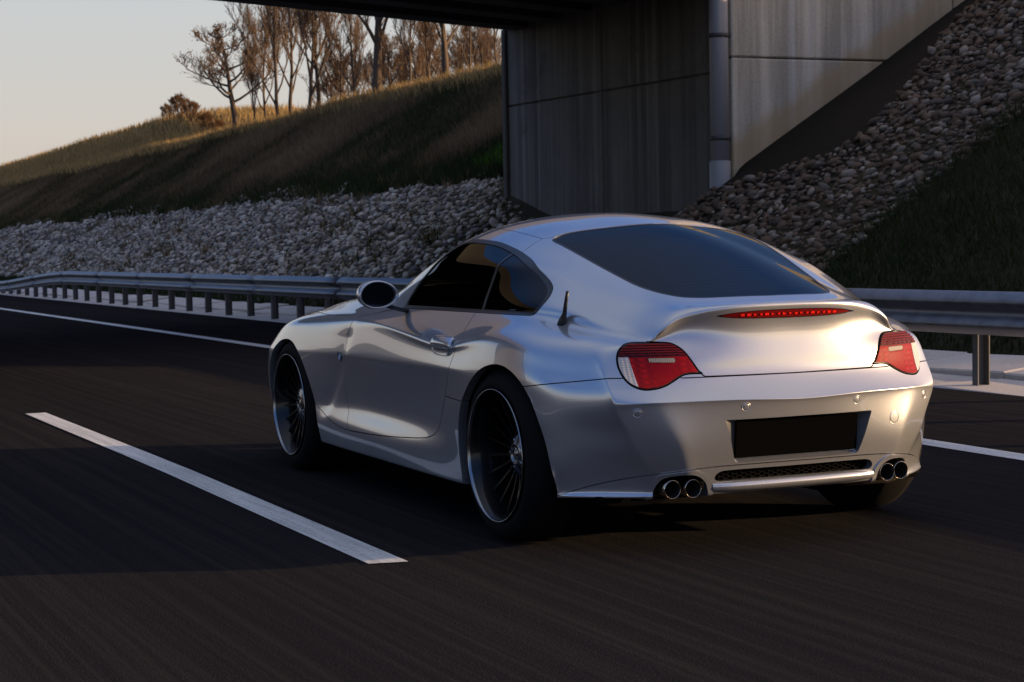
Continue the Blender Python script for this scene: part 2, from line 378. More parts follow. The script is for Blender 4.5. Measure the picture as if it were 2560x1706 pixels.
while yy < 78:
    y1 = min(yy+4.0, 78); ys = np.linspace(yy, y1+.12, 9)
    b = MB(); V, F = wbeam(list(ys), lambda y, o=(.0045 if k % 2 else 0): lf(y)+o, rail_z); b.add(V, F, True)
    o = b.build('rail_panel', M['steel'], gr)
    # splice bolts
    for s in (-1, 1):
        for q in (-.035, .035):
            bb = MB(); zc = rail_z(y1)-.155+s*.082+q*.4; bb.lathe([(0, .0), (0, .017), (.010, .015), (.013, .006), (.013, 0)], (lf(y1)-.088, y1+q*1.5-.04, zc), 8, 'x', -1)
            bb.build('bolt', M['steel'], o)
    yy = y1; k += 1
pb = MB(); pb.box((0, 0, -.40), (.11, .008, .80)); pb.box((-.051, -.030, -.40), (.008, .055, .80)); pb.box((.051, -.030, -.40), (.008, .055, .80))
pme = pb.build('post', M['post'], gr); pmesh = pme.data; bpy.data.objects.remove(pme)
sb = MB(); sb.box((0, 0, 0), (.10, .05, .19), bev=.008); sme = sb.build('spacer', M['steel'], gr); smesh = sme.data; bpy.data.objects.remove(sme)
for i in range(-10, 58):
    y = i*1.3333+.4
    zt = rail_z(y); 
    if zt-float(zr(y)) < .12: continue
    o = link('post', pmesh, gr); o.location = (RAIL_L+.065+.01*y, y, zt-.03); o.rotation_euler = (0, 0, rnd.uniform(-.03, .03))
    q = link('spacer', smesh, o); q.location = (-.095, 0, -.125)
g2 = empty('guardrail', (0, 0, 0), 'steel guardrail on the far left side of the road beyond the lane markings', 'guardrail')
yy = -60.0
while yy < 120:
    b = MB(); V, F = wbeam(list(np.linspace(yy, yy+8.1, 5)), lambda y: -8.9+.01*y, lambda y: float(zr(y))+.72, -1); b.add(V, F, True); b.build('rail_panel', M['steel'], g2); yy += 8
for i in range(-30, 60):
    y = i*2.0; o = link('post', pmesh, g2); o.location = (-9.06+.01*y, y, float(zr(y))+.70); o.rotation_euler = (0, 0, math.pi)

# ------------------------------------------------------------------ bridge abutment, deck, down pipe
br = empty('road_bridge', (XW, YN, 0), 'concrete overpass whose dark underside and abutment stand right of the road', 'bridge'); br.location = (0, 0, 0)
def panel_wall(name, axis, fixed, a0, a1, z0, z1, joints_z, joints_a, mat_, th=.5, sgn=1, gap=.022, bev=.018):
    """wall built of poured bays with recessed joints; axis 'y' runs along y at x=fixed, axis 'x' runs along x at y=fixed"""
    za = [z0]+joints_z+[z1]; aa = [a0]+joints_a+[a1]
    for i in range(len(aa)-1):
        for j in range(len(za)-1):
            A0, A1, Z0, Z1 = aa[i]+gap/2*(i > 0), aa[i+1]-gap/2*(i < len(aa)-2), za[j]+gap/2*(j > 0), za[j+1]-gap/2*(j < len(za)-2)
            b = MB(); c = ((A0+A1)/2, (Z0+Z1)/2); d = (A1-A0, Z1-Z0); off = rnd.uniform(-.004, .004)
            if axis == 'y': b.box((fixed+sgn*th/2+off, c[0], c[1]), (th, d[0], d[1]), bev=bev)
            else: b.box((c[0], fixed+sgn*th/2+off, c[1]), (d[0], th, d[1]), bev=bev)
            b.build('wall_panel', mat_, br)
    b = MB()
    if axis == 'y': b.box((fixed+sgn*(th/2+.03), (a0+a1)/2, (z0+z1)/2), (th-.04, a1-a0-.06, z1-z0-.06))
    else: b.box(((a0+a1)/2, fixed+sgn*(th/2+.03), (z0+z1)/2), (a1-a0-.06, th-.04, z1-z0-.06))
    b.build('wall_core', M['abut'], br)
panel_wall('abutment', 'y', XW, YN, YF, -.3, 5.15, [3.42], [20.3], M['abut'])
panel_wall('wing', 'x', YN-.02, XW-.01, XW+9.5, .2, 6.6, [3.60], [XW+3.9, XW+7.0], M['wing'])
panel_wall('wing', 'x', YF+.02, XW+.505, XW+8.0, .2, 5.9, [3.42], [XW+4.2], M['abut'], sgn=-1)
b = MB(); b.box((XW+.07, YF+.09, 2.3), (.26, .14, 5.0), bev=.02); b.build('corner_pilaster', M['abut'], br)
# deck: skewed slab on beams
def skew(x, y): return y-.46*(XW-x)*.9
def deckbox(x0, x1, y0, y1, z0, z1, name, m):
    V = [(x0, skew(x0, y0), z0), (x1, skew(x1, y0), z0), (x1, skew(x1, y1), z0), (x0, skew(x0, y1), z0), (x0, skew(x0, y0), z1), (x1, skew(x1, y0), z1), (x1, skew(x1, y1), z1), (x0, skew(x0, y1), z1)]
    b = MB(); b.add(V, [(0, 3, 2, 1), (4, 5, 6, 7), (0, 1, 5, 4), (1, 2, 6, 5), (2, 3, 7, 6), (3, 0, 4, 7)]); return b.build(name, m, br)
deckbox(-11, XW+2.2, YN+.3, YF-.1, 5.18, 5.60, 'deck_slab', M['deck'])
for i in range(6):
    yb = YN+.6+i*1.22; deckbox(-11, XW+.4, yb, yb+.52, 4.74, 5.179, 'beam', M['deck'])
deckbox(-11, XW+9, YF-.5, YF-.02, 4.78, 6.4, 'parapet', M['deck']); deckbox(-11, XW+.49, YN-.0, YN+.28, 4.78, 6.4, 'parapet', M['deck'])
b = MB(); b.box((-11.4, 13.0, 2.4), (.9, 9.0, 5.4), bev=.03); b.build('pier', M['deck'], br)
dp = empty('drain_pipe', (0, 0, 0), 'grey drain pipe strapped to the corner of the bridge abutment', 'drainpipe')
PX, PY = XW-.19, YN+.04
b = MB(); b.tube([(PX, PY, 1.55), (PX, PY, 6.3)], .135, 20); b.build('pipe', M['pvc'], dp)
b = MB(); b.tube([(PX, PY, 1.28), (PX, PY, 1.40), (PX, PY, 1.56), (PX, PY, 2.12), (PX, PY, 2.13)], [.175, .158, .152, .152, .137], 20); b.build('outlet_shoe', M['pvc'], dp)
for z in (2.45, 3.9, 5.3):
    b = MB(); b.lathe([(-.03, .137), (-.03, .146), (.03, .146), (.03, .137)], (PX, PY, z), 20, 'z', closed=True); b.box((PX+.16, PY+.02, z), (.10, .08, .05)); b.build('bracket', M['clamp'], dp)

# ------------------------------------------------------------------ riprap
IV = []; t_ = (1+5**.5)/2
for a, b_ in ((-1, t_), (1, t_), (-1, -t_), (1, -t_)): IV.append((a, b_, 0))
for a, b_ in ((-1, t_), (1, t_), (-1, -t_), (1, -t_)): IV.append((0, a, b_))
for a, b_ in ((t_, -1), (t_, 1), (-t_, -1), (-t_, 1)): IV.append((a, 0, b_))
IV = np.array(IV, float); IV /= np.linalg.norm(IV[0])
IFc = np.array([(0, 11, 5), (0, 5, 1), (0, 1, 7), (0, 7, 10), (0, 10, 11), (1, 5, 9), (5, 11, 4), (11, 10, 2), (10, 7, 6), (7, 1, 8), (3, 9, 4), (3, 4, 2), (3, 2, 6), (3, 6, 8), (3, 8, 9), (4, 9, 5), (2, 4, 11), (6, 2, 10), (8, 6, 7), (9, 8, 1)])
def rock(rs):
    V = IV*(1+rs.uniform(-.38, .36, (12, 1)))*np.array([1, rs.uniform(.5, .95), rs.uniform(.30, .62)])
    return V
rocks = [rock(nrs) for _ in range(10)]
def tint_attr(me, val):
    a = me.attributes.new('tint', 'FLOAT', 'POINT'); a.data.foreach_set('value', np.asarray(val, np.float32))
def riprap(label, regions, nmax, mk='stone'):
    par = tag(empty('stone_slope'), kind='structure'); pts = []
    for (l0, l1f, y0, y1, sp, size) in regions:
        ys = np.arange(y0, y1, sp)
        for y in ys:
            l1 = l1f(y)
            for l in np.arange(l0, l1, sp*.80):
                yy_ = y+nrs.uniform(-.42, .42)*sp; x = l+.01*yy_+nrs.uniform(-.42, .42)*sp
                if x > XW-.1 and YN-.12 < yy_ < YF+.35: continue
                if x > XW-.5 and YN-(2.3-1.9*float(sst(XW+.4, XW+4.2, x)))*float(sst(XW-.6, XW+.3, x)) < yy_ <= YN: continue
                pts.append((x, yy_, size*nrs.choice([.5, .7, .92, 1.15, 1.5], p=[.27, .32, .24, .13, .04])))
    P = np.array(pts); z = bank(P[:, 0], P[:, 1]); d = np.hypot(P[:, 0]-CAM[0], P[:, 1]-CAM[1])
    fx = (P[:, 0]-CAM[0])*cf_[0]+(P[:, 1]-CAM[1])*cf_[1]; rx = (P[:, 0]-CAM[0])*cr_[0]+(P[:, 1]-CAM[1])*cr_[1]
    vis = (np.abs(rx/fx) < .285) & (rx/fx > -.285)
    order = np.argsort(np.where(vis, -P[:, 2]/d, 1)); single = set(order[:nmax].tolist())
    mes = []
    for r_ in rocks:
        me = npmesh('stone', r_, IFc, M[mk]); tint_attr(me, np.full(12, 0.0)); mes.append(me)
    BV = []; BF = []; BT = []; n = 0
    for i, (x, y, s) in enumerate(P):
        k = nrs.randint(10); eul = (nrs.uniform(-.35, .35), nrs.uniform(-.35, .35)-.45, nrs.uniform(0, 6.28))
        loc = (x, y, z[i]+s*.14)
        if i in single:
            o = link('stone', mes[k], par); o.location = loc; o.rotation_euler = eul; o.scale = (s*.62,)*3
        else:
            cx_, sx_ = math.cos(eul[0]), math.sin(eul[0]); cy_, sy_ = math.cos(eul[1]), math.sin(eul[1]); cz_, sz_ = math.cos(eul[2]), math.sin(eul[2])
            Rz = np.array([[cz_, -sz_, 0], [sz_, cz_, 0], [0, 0, 1]]); Ry = np.array([[cy_, 0, sy_], [0, 1, 0], [-sy_, 0, cy_]]); Rx = np.array([[1, 0, 0], [0, cx_, -sx_], [0, sx_, cx_]])
            BV.append((rocks[k]*s*.62) @ (Ry @ Rz @ Rx).T+np.array(loc)); BF.append(IFc+n); BT.append(np.full(12, nrs.rand())); n += 12
    me = npmesh('stones', np.concatenate(BV), np.concatenate(BF), M[mk]); tint_attr(me, np.concatenate(BT))
    tag(link('stones', me, par), kind='stuff'); return par
riprap('', [(7.35, lambda y: 10.75+.25*math.sin(y*.35)+.2*math.sin(y*1.3), 23.9, 60, .125, .128), (7.35, lambda y: 10.75+.25*math.sin(y*.35), 60, 125, .20, .20),
            (7.15, lambda y: 10.45, 16.4, 23.9, .14, .14)], 100)
riprap('', [(7.1, lambda y: 15.9, 10.9, 16.6, .112, .120)], 200, 'stone2')

# ------------------------------------------------------------------ grass
def blades(name, P, h, wd, lean, matk, tint, zf=bank, kind='stuff'):
    n = len(P); z = zf(P[:, 0], P[:, 1]); a = nrs.uniform(0, 2*np.pi, n); base = np.stack([P[:, 0], P[:, 1], z-.02], -1)
    dx = np.stack([np.cos(a), np.sin(a), np.zeros(n)], -1)*wd[:, None]
    la = nrs.uniform(0, 2*np.pi, n); tip = base+np.stack([np.cos(la)*lean*h, np.sin(la)*lean*h+.1*h, h], -1)
    V = np.stack([base-dx, base+dx, tip], 1).reshape(-1, 3); F = np.arange(n*3).reshape(-1, 3)
    me = npmesh(name, V, F, M[matk]); tint_attr(me, np.repeat(np.clip(tint, 0, 1), 3)); return tag(link(name, me), kind=kind)
def scatter(n, l0, l1, y0, y1, power=1.0):
    u = nrs.uniform(0, 1, n)**power; y = y0+(y1-y0)*u; return np.stack([nrs.uniform(l0, l1, n)+.01*y, y], -1)
P = scatter(5000, 10.9, 12.6, 24.1, 27.5); blades('grass', P, nrs.uniform(.15, .35, len(P)), nrs.uniform(.008, .02, len(P)), nrs.uniform(.1, .6, len(P)), 'lush', nrs.uniform(0, 1, len(P)))
P = scatter(150000, 10.5, 15.9, 23.7, 130, 1.7); P = P[~((P[:, 0] > XW+.1) & (P[:, 1] < YF+.3))]
pn = vnoise(P[:, 0], P[:, 1], 5, 21)+.6*vnoise(P[:, 0], P[:, 1], 1.3, 22); green = np.exp(-((P[:, 1]-25.5)/2.5)**2)*np.exp(-((P[:, 0]-11.8)/1.0)**2)
lowband = sst(12.6, 11.0, P[:, 0])
blades('grass', P, nrs.uniform(.10, .30, len(P))*(1+.4*pn), nrs.uniform(.006, .02, len(P))*(1+P[:, 1]/60), nrs.uniform(.1, .7, len(P)), 'grass', .64+.55*pn+nrs.uniform(-.15, .15, len(P))-.45*green-.30*lowband-.22*sst(45, 25, P[:, 1]))
P = scatter(60000, 15.2, 19.5, 24.2, 150, 1.35)
blades('dry_grass', P, nrs.uniform(.18, .48, len(P)), nrs.uniform(.006, .016, len(P))*(1+P[:, 1]/60), nrs.uniform(.1, .5, len(P)), 'drygrass', nrs.uniform(0, 1, len(P)))
P = scatter(60000, 15.0, 46, 3, 46)
blades('dry_grass', P, nrs.uniform(.15, .42, len(P)), nrs.uniform(.012, .03, len(P)), nrs.uniform(.1, .6, len(P)), 'drygrass', nrs.uniform(0, .7, len(P)))
P = scatter(26000, 18.5, 27, 62, 175, 1.2)
blades('dry_grass', P, nrs.uniform(.25, .6, len(P)), nrs.uniform(.02, .05, len(P)), nrs.uniform(.1, .5, len(P)), 'drygrass', nrs.uniform(0, 1, len(P)))
P = scatter(70000, 7.1, 16.5, 3.0, 11.1, .8)
blades('grass', P, nrs.uniform(.06, .22, len(P)), nrs.uniform(.004, .010, len(P)), nrs.uniform(.2, .9, len(P)), 'grass', .22+.4*vnoise(P[:, 0], P[:, 1], 2.2, 5)+nrs.uniform(-.15, .15, len(P)))
P = scatter(36000, 6.35, 7.3, 2, 75, 1.3)
blades('grass', P, nrs.uniform(.05, .17, len(P)), nrs.uniform(.005, .012, len(P))*(1+P[:, 1]/50), nrs.uniform(.1, .6, len(P)), 'grass', .12+.3*vnoise(P[:, 0], P[:, 1], 2.0, 8)+nrs.uniform(-.1, .1, len(P)))

c_ = scatter(90, 7.3, 10.9, 24, 90, 1.4); P = np.repeat(c_, 22, 0)+nrs.normal(0, .10, (90*22, 2))
blades('grass', P, nrs.uniform(.15, .36, len(P)), nrs.uniform(.008, .018, len(P))*(1+P[:, 1]/60), nrs.uniform(.2, .8, len(P)), 'grass', nrs.uniform(.2, .9, len(P)))
# ------------------------------------------------------------------ trees
def grow(seed, height, trunk_r, spread, n1, upright, leaves=0.0, fork=.35, lean=0.0, trunk_frac=.8):
    r = random.Random(seed); tr = MB(); cr2 = MB(); tips = []
    def limb(mb, p, d, L, rr, n, curl, sides):
        pts = [p]; rad_ = [rr]; q = p.copy(); dd = d.copy()
        for i in range(n):
            dd = (dd+Vector((r.uniform(-1, 1), r.uniform(-1, 1), r.uniform(-.5, 1)+upright*.6))*curl).normalized(); q = q+dd*(L/n); pts.append(q.copy()); rad_.append(max(rr*(1-.75*(i+1)/n), .0045))
        mb.tube(pts, rad_, sides, cap=False); return pts, dd, rad_
    base = Vector((0, 0, -.25)); pts, dd, rr_ = limb(tr, base, Vector((lean, 0, 1)).normalized(), height*trunk_frac, trunk_r, 9, .09, 7)
    level = []
    for k in range(n1):
        f = fork+(1-fork)*(k+.5)/n1*.98; i = min(int(f*9), 8); t = f*9-i; p = pts[i].lerp(pts[i+1], t); an = k*2.4+r.uniform(-.5, .5)
        el = upright*r.uniform(.9, 1.3)+r.uniform(-.1, .25); d = Vector((math.cos(an), math.sin(an), el)).normalized()
        L = height*spread*(1.15-.75*f)*r.uniform(.7, 1.15); ps, d2, r2 = limb(tr if k < n1*.5 else cr2, p, d, L, max(rr_[i]*.55, .02), 6, .20, 5); level.append((ps, L, r2))
    for ps, L, r2 in level:
        m = 7
        for j in range(m):
            f = .22+.78*(j+1)/m; i = min(int(f*6), 5); p = ps[i].lerp(ps[i+1], min(f*6-i, 1)); ax = (ps[i+1]-ps[i]).normalized()
            d = (ax*.9+Vector((r.uniform(-1, 1), r.uniform(-1, 1), r.uniform(-.4, .9)+upright*.4))*.85).normalized(); L2 = L*r.uniform(.3, .55)*(1.15-.5*f)
            p2, d3, r3 = limb(cr2, p, d, L2, max(r2[i]*.5, .009), 4, .25, 4)
            for q in range(7):
                f2 = .2+.8*(q+1)/7; i2 = min(int(f2*4), 3); pp = p2[i2].lerp(p2[i2+1], min(f2*4-i2, 1)); ax2 = (p2[i2+1]-p2[i2]).normalized()
                d = (ax2*.8+Vector((r.uniform(-1, 1), r.uniform(-1, 1), r.uniform(-.4, .8)+upright*.3))*.8).normalized(); L3 = L2*r.uniform(.3, .6)
                p3, _, _ = limb(cr2, pp, d, L3, .0075, 2, .2, 3)
                tips.append(p3[-1]); tips.append(p3[1])
                for q2 in range(3):
                    d = (d+Vector((r.uniform(-1, 1), r.uniform(-1, 1), r.uniform(-.5, .8)))*.8).normalized(); p4, _, _ = limb(cr2, p3[q2 % 3], d, L3*.6, .0055, 1, .1, 3); tips.append(p4[-1])
    lv = None
    if leaves > 0:
        V = []; T = []
        for p in tips:
            if r.random() > leaves: continue
            for _ in range(2):
                c = p+Vector((r.gauss(0, .05), r.gauss(0, .05), r.gauss(0, .05))); s = r.uniform(.018, .035)
                a = Vector((r.uniform(-1, 1), r.uniform(-1, 1), r.uniform(-1, 1))).normalized()*s; b2 = a.orthogonal().normalized()*s*.7
                V += [c-a, c+b2, c+a, c-b2]; T += [r.random()]*4
        if V:
            F = np.arange(len(V)).reshape(-1, 4); lv = npmesh('leaves', [tuple(v) for v in V], F, M['leaf']); tint_attr(lv, T)
    return tr, cr2, lv
def tree_proto(*a, **k):
    tr, c2, lv = grow(*a, **k); A = tr.build('trunk', M['bark']); B = c2.build('crown', M['twig']); me = (A.data, B.data, lv)
    bpy.data.objects.remove(A); bpy.data.objects.remove(B); return me
PR = {'oak': tree_proto(3, 3.8, .090, .40, 17, .15, leaves=.10, fork=.34, lean=-.03, trunk_frac=.74),
      'pole': tree_proto(5, 4.6, .058, .46, 11, 1.5, leaves=.0, fork=.16),
      'pole2': tree_proto(8, 4.6, .062, .50, 12, 1.2, leaves=.01, fork=.22),
      'thick': tree_proto(13, 4.8, .16, .50, 13, .9, leaves=.02, fork=.36),
      'bush': tree_proto(21, 2.0, .04, .55, 15, .6, leaves=.5, fork=.08),
      'brown': tree_proto(34, 3.0, .06, .50, 15, .6, leaves=.14, fork=.18)}
def place_tree(kind, dispx, off, toppx, label, group, rot=0, sc=1.0, name='bare_tree', cat='tree', L=None):
    px = dispx*1.088; t = (px-1280)/4604.77; dx = cf_[0]+t*cr_[0]; dy = cf_[1]+t*cr_[1]
    l = 16.2+off if L is None else L; d = (l-CAM[0])/dx
    for _ in range(6): d = (l+.01*(CAM[1]+d*dy)-CAM[0])/dx
    x, y = CAM[0]+d*dx, CAM[1]+d*dy; z = float(bank(x, y))
    e = empty(name, (x, y, z), label, cat, group); e.rotation_euler = (0, 0, rot); e.scale = (sc*1.42,)*3
    me = PR[kind]; link('trunk', me[0], e); link('crown', me[1], e)
    if me[2] is not None: link('leaves', me[2], e)
    return e
GT = 'bare trees along the crest of the embankment'
for a in [('oak', 557, 0, 0, 'lone crooked bare tree with a round crown, leftmost on the crest', GT, -.44, 1.08),
          ('pole', 600, .4, 0, 'slender bare tree just right of the lone crooked tree', GT, 1.0, .55),
          ('pole2', 622, 1.2, 0, 'thin leaning bare tree second right of the crooked one', GT, 2.7, .74),
          ('pole', 652, .2, 0, 'tall bare tree with many upright stems left of the group', GT, 3.0, .98),
          ('pole2', 684, 1.0, 0, 'bare upright tree in the middle of the left group', GT, .4, 1.0),
          ('pole', 722, .1, 0, 'slim pale bare tree rising between two spreading ones', GT, 5.0, .98),
          ('pole2', 742, .5, 0, 'broad bare fan-shaped tree right of the left group', GT, 4.0, .98),
          ('brown', 795, 1.4, 0, 'low thin brown tree in the gap of the row', GT, .3, .80),
          ('pole', 832, 1.0, 0, 'thin bare tree left of the thick forked trunk', GT, 2.2, .74),
          ('thick', 880, .1, 0, 'thick dark forked tree trunk cut off by the bridge deck', GT, 1.0, .80),
          ('brown', 915, 2.2, 0, 'brown-leaved small tree right of the thick forked one', GT, 2.0, .66),
          ('pole2', 957, .9, 0, 'slim bare tree between the thick fork and the dark pole', GT, 1.5, .60),
          ('brown', 990, 2.4, 0, 'reddish brown small tree behind the slim bare ones', GT, 4.4, .62),
          ('thick', 1036, .2, 0, 'straight dark trunk near the bridge abutment', GT, 4.0, .56),
          ('pole', 1000, 1.5, 0, 'thin bare tree left of the straight dark trunk', GT, .9, .56),
          ('pole', 1092, .4, 0, 'bare V-shaped tree second from the abutment', GT, 3.3, .50),
          ('brown', 1065, 2.6, 0, 'orange brown thicket tree behind the V-shaped one', GT, 5.3, .55),
          ('brown', 1125, 2.4, 0, 'orange brown thicket tree nearest the abutment', GT, 1.3, .52),
          ('pole2', 1150, .5, 0, 'bare tree right beside the edge of the abutment', GT, 3.6, .46)]:
    place_tree(*a)
for i, (dx_, off, sc) in enumerate([(865, 4.5, .7), (935, 5.5, .7), (975, 6, .75), (1015, 5, .62), (1050, 6, .6), (1100, 5.4, .6), (1140, 5, .55), (820, 6.0, .8), (770, 6.5, .8)]):
    place_tree('brown', dx_, off, 0, 'brown thicket tree standing in the wood behind the front row', 'wood behind the front row of trees', i*1.3, sc)
GB = 'rust coloured bushes on the mound'
for dx_, L_, sc, lab in [(398, 21.4, .40, 'rust coloured bush leftmost on the grassy mound'), (425, 21.2, .60, 'tallest rust coloured bush on the grassy mound'), (455, 20.8, .52, 'rust coloured bush right of the tallest one on the mound'), (488, 20.0, .42, 'low rust coloured bush near the crooked tree'), (515, 19.4, .36, 'small rust coloured bush rightmost on the mound')]:
    place_tree('bush', dx_, 0, 0, lab, GB, dx_*.1, sc, 'bush', 'bush', L=L_)

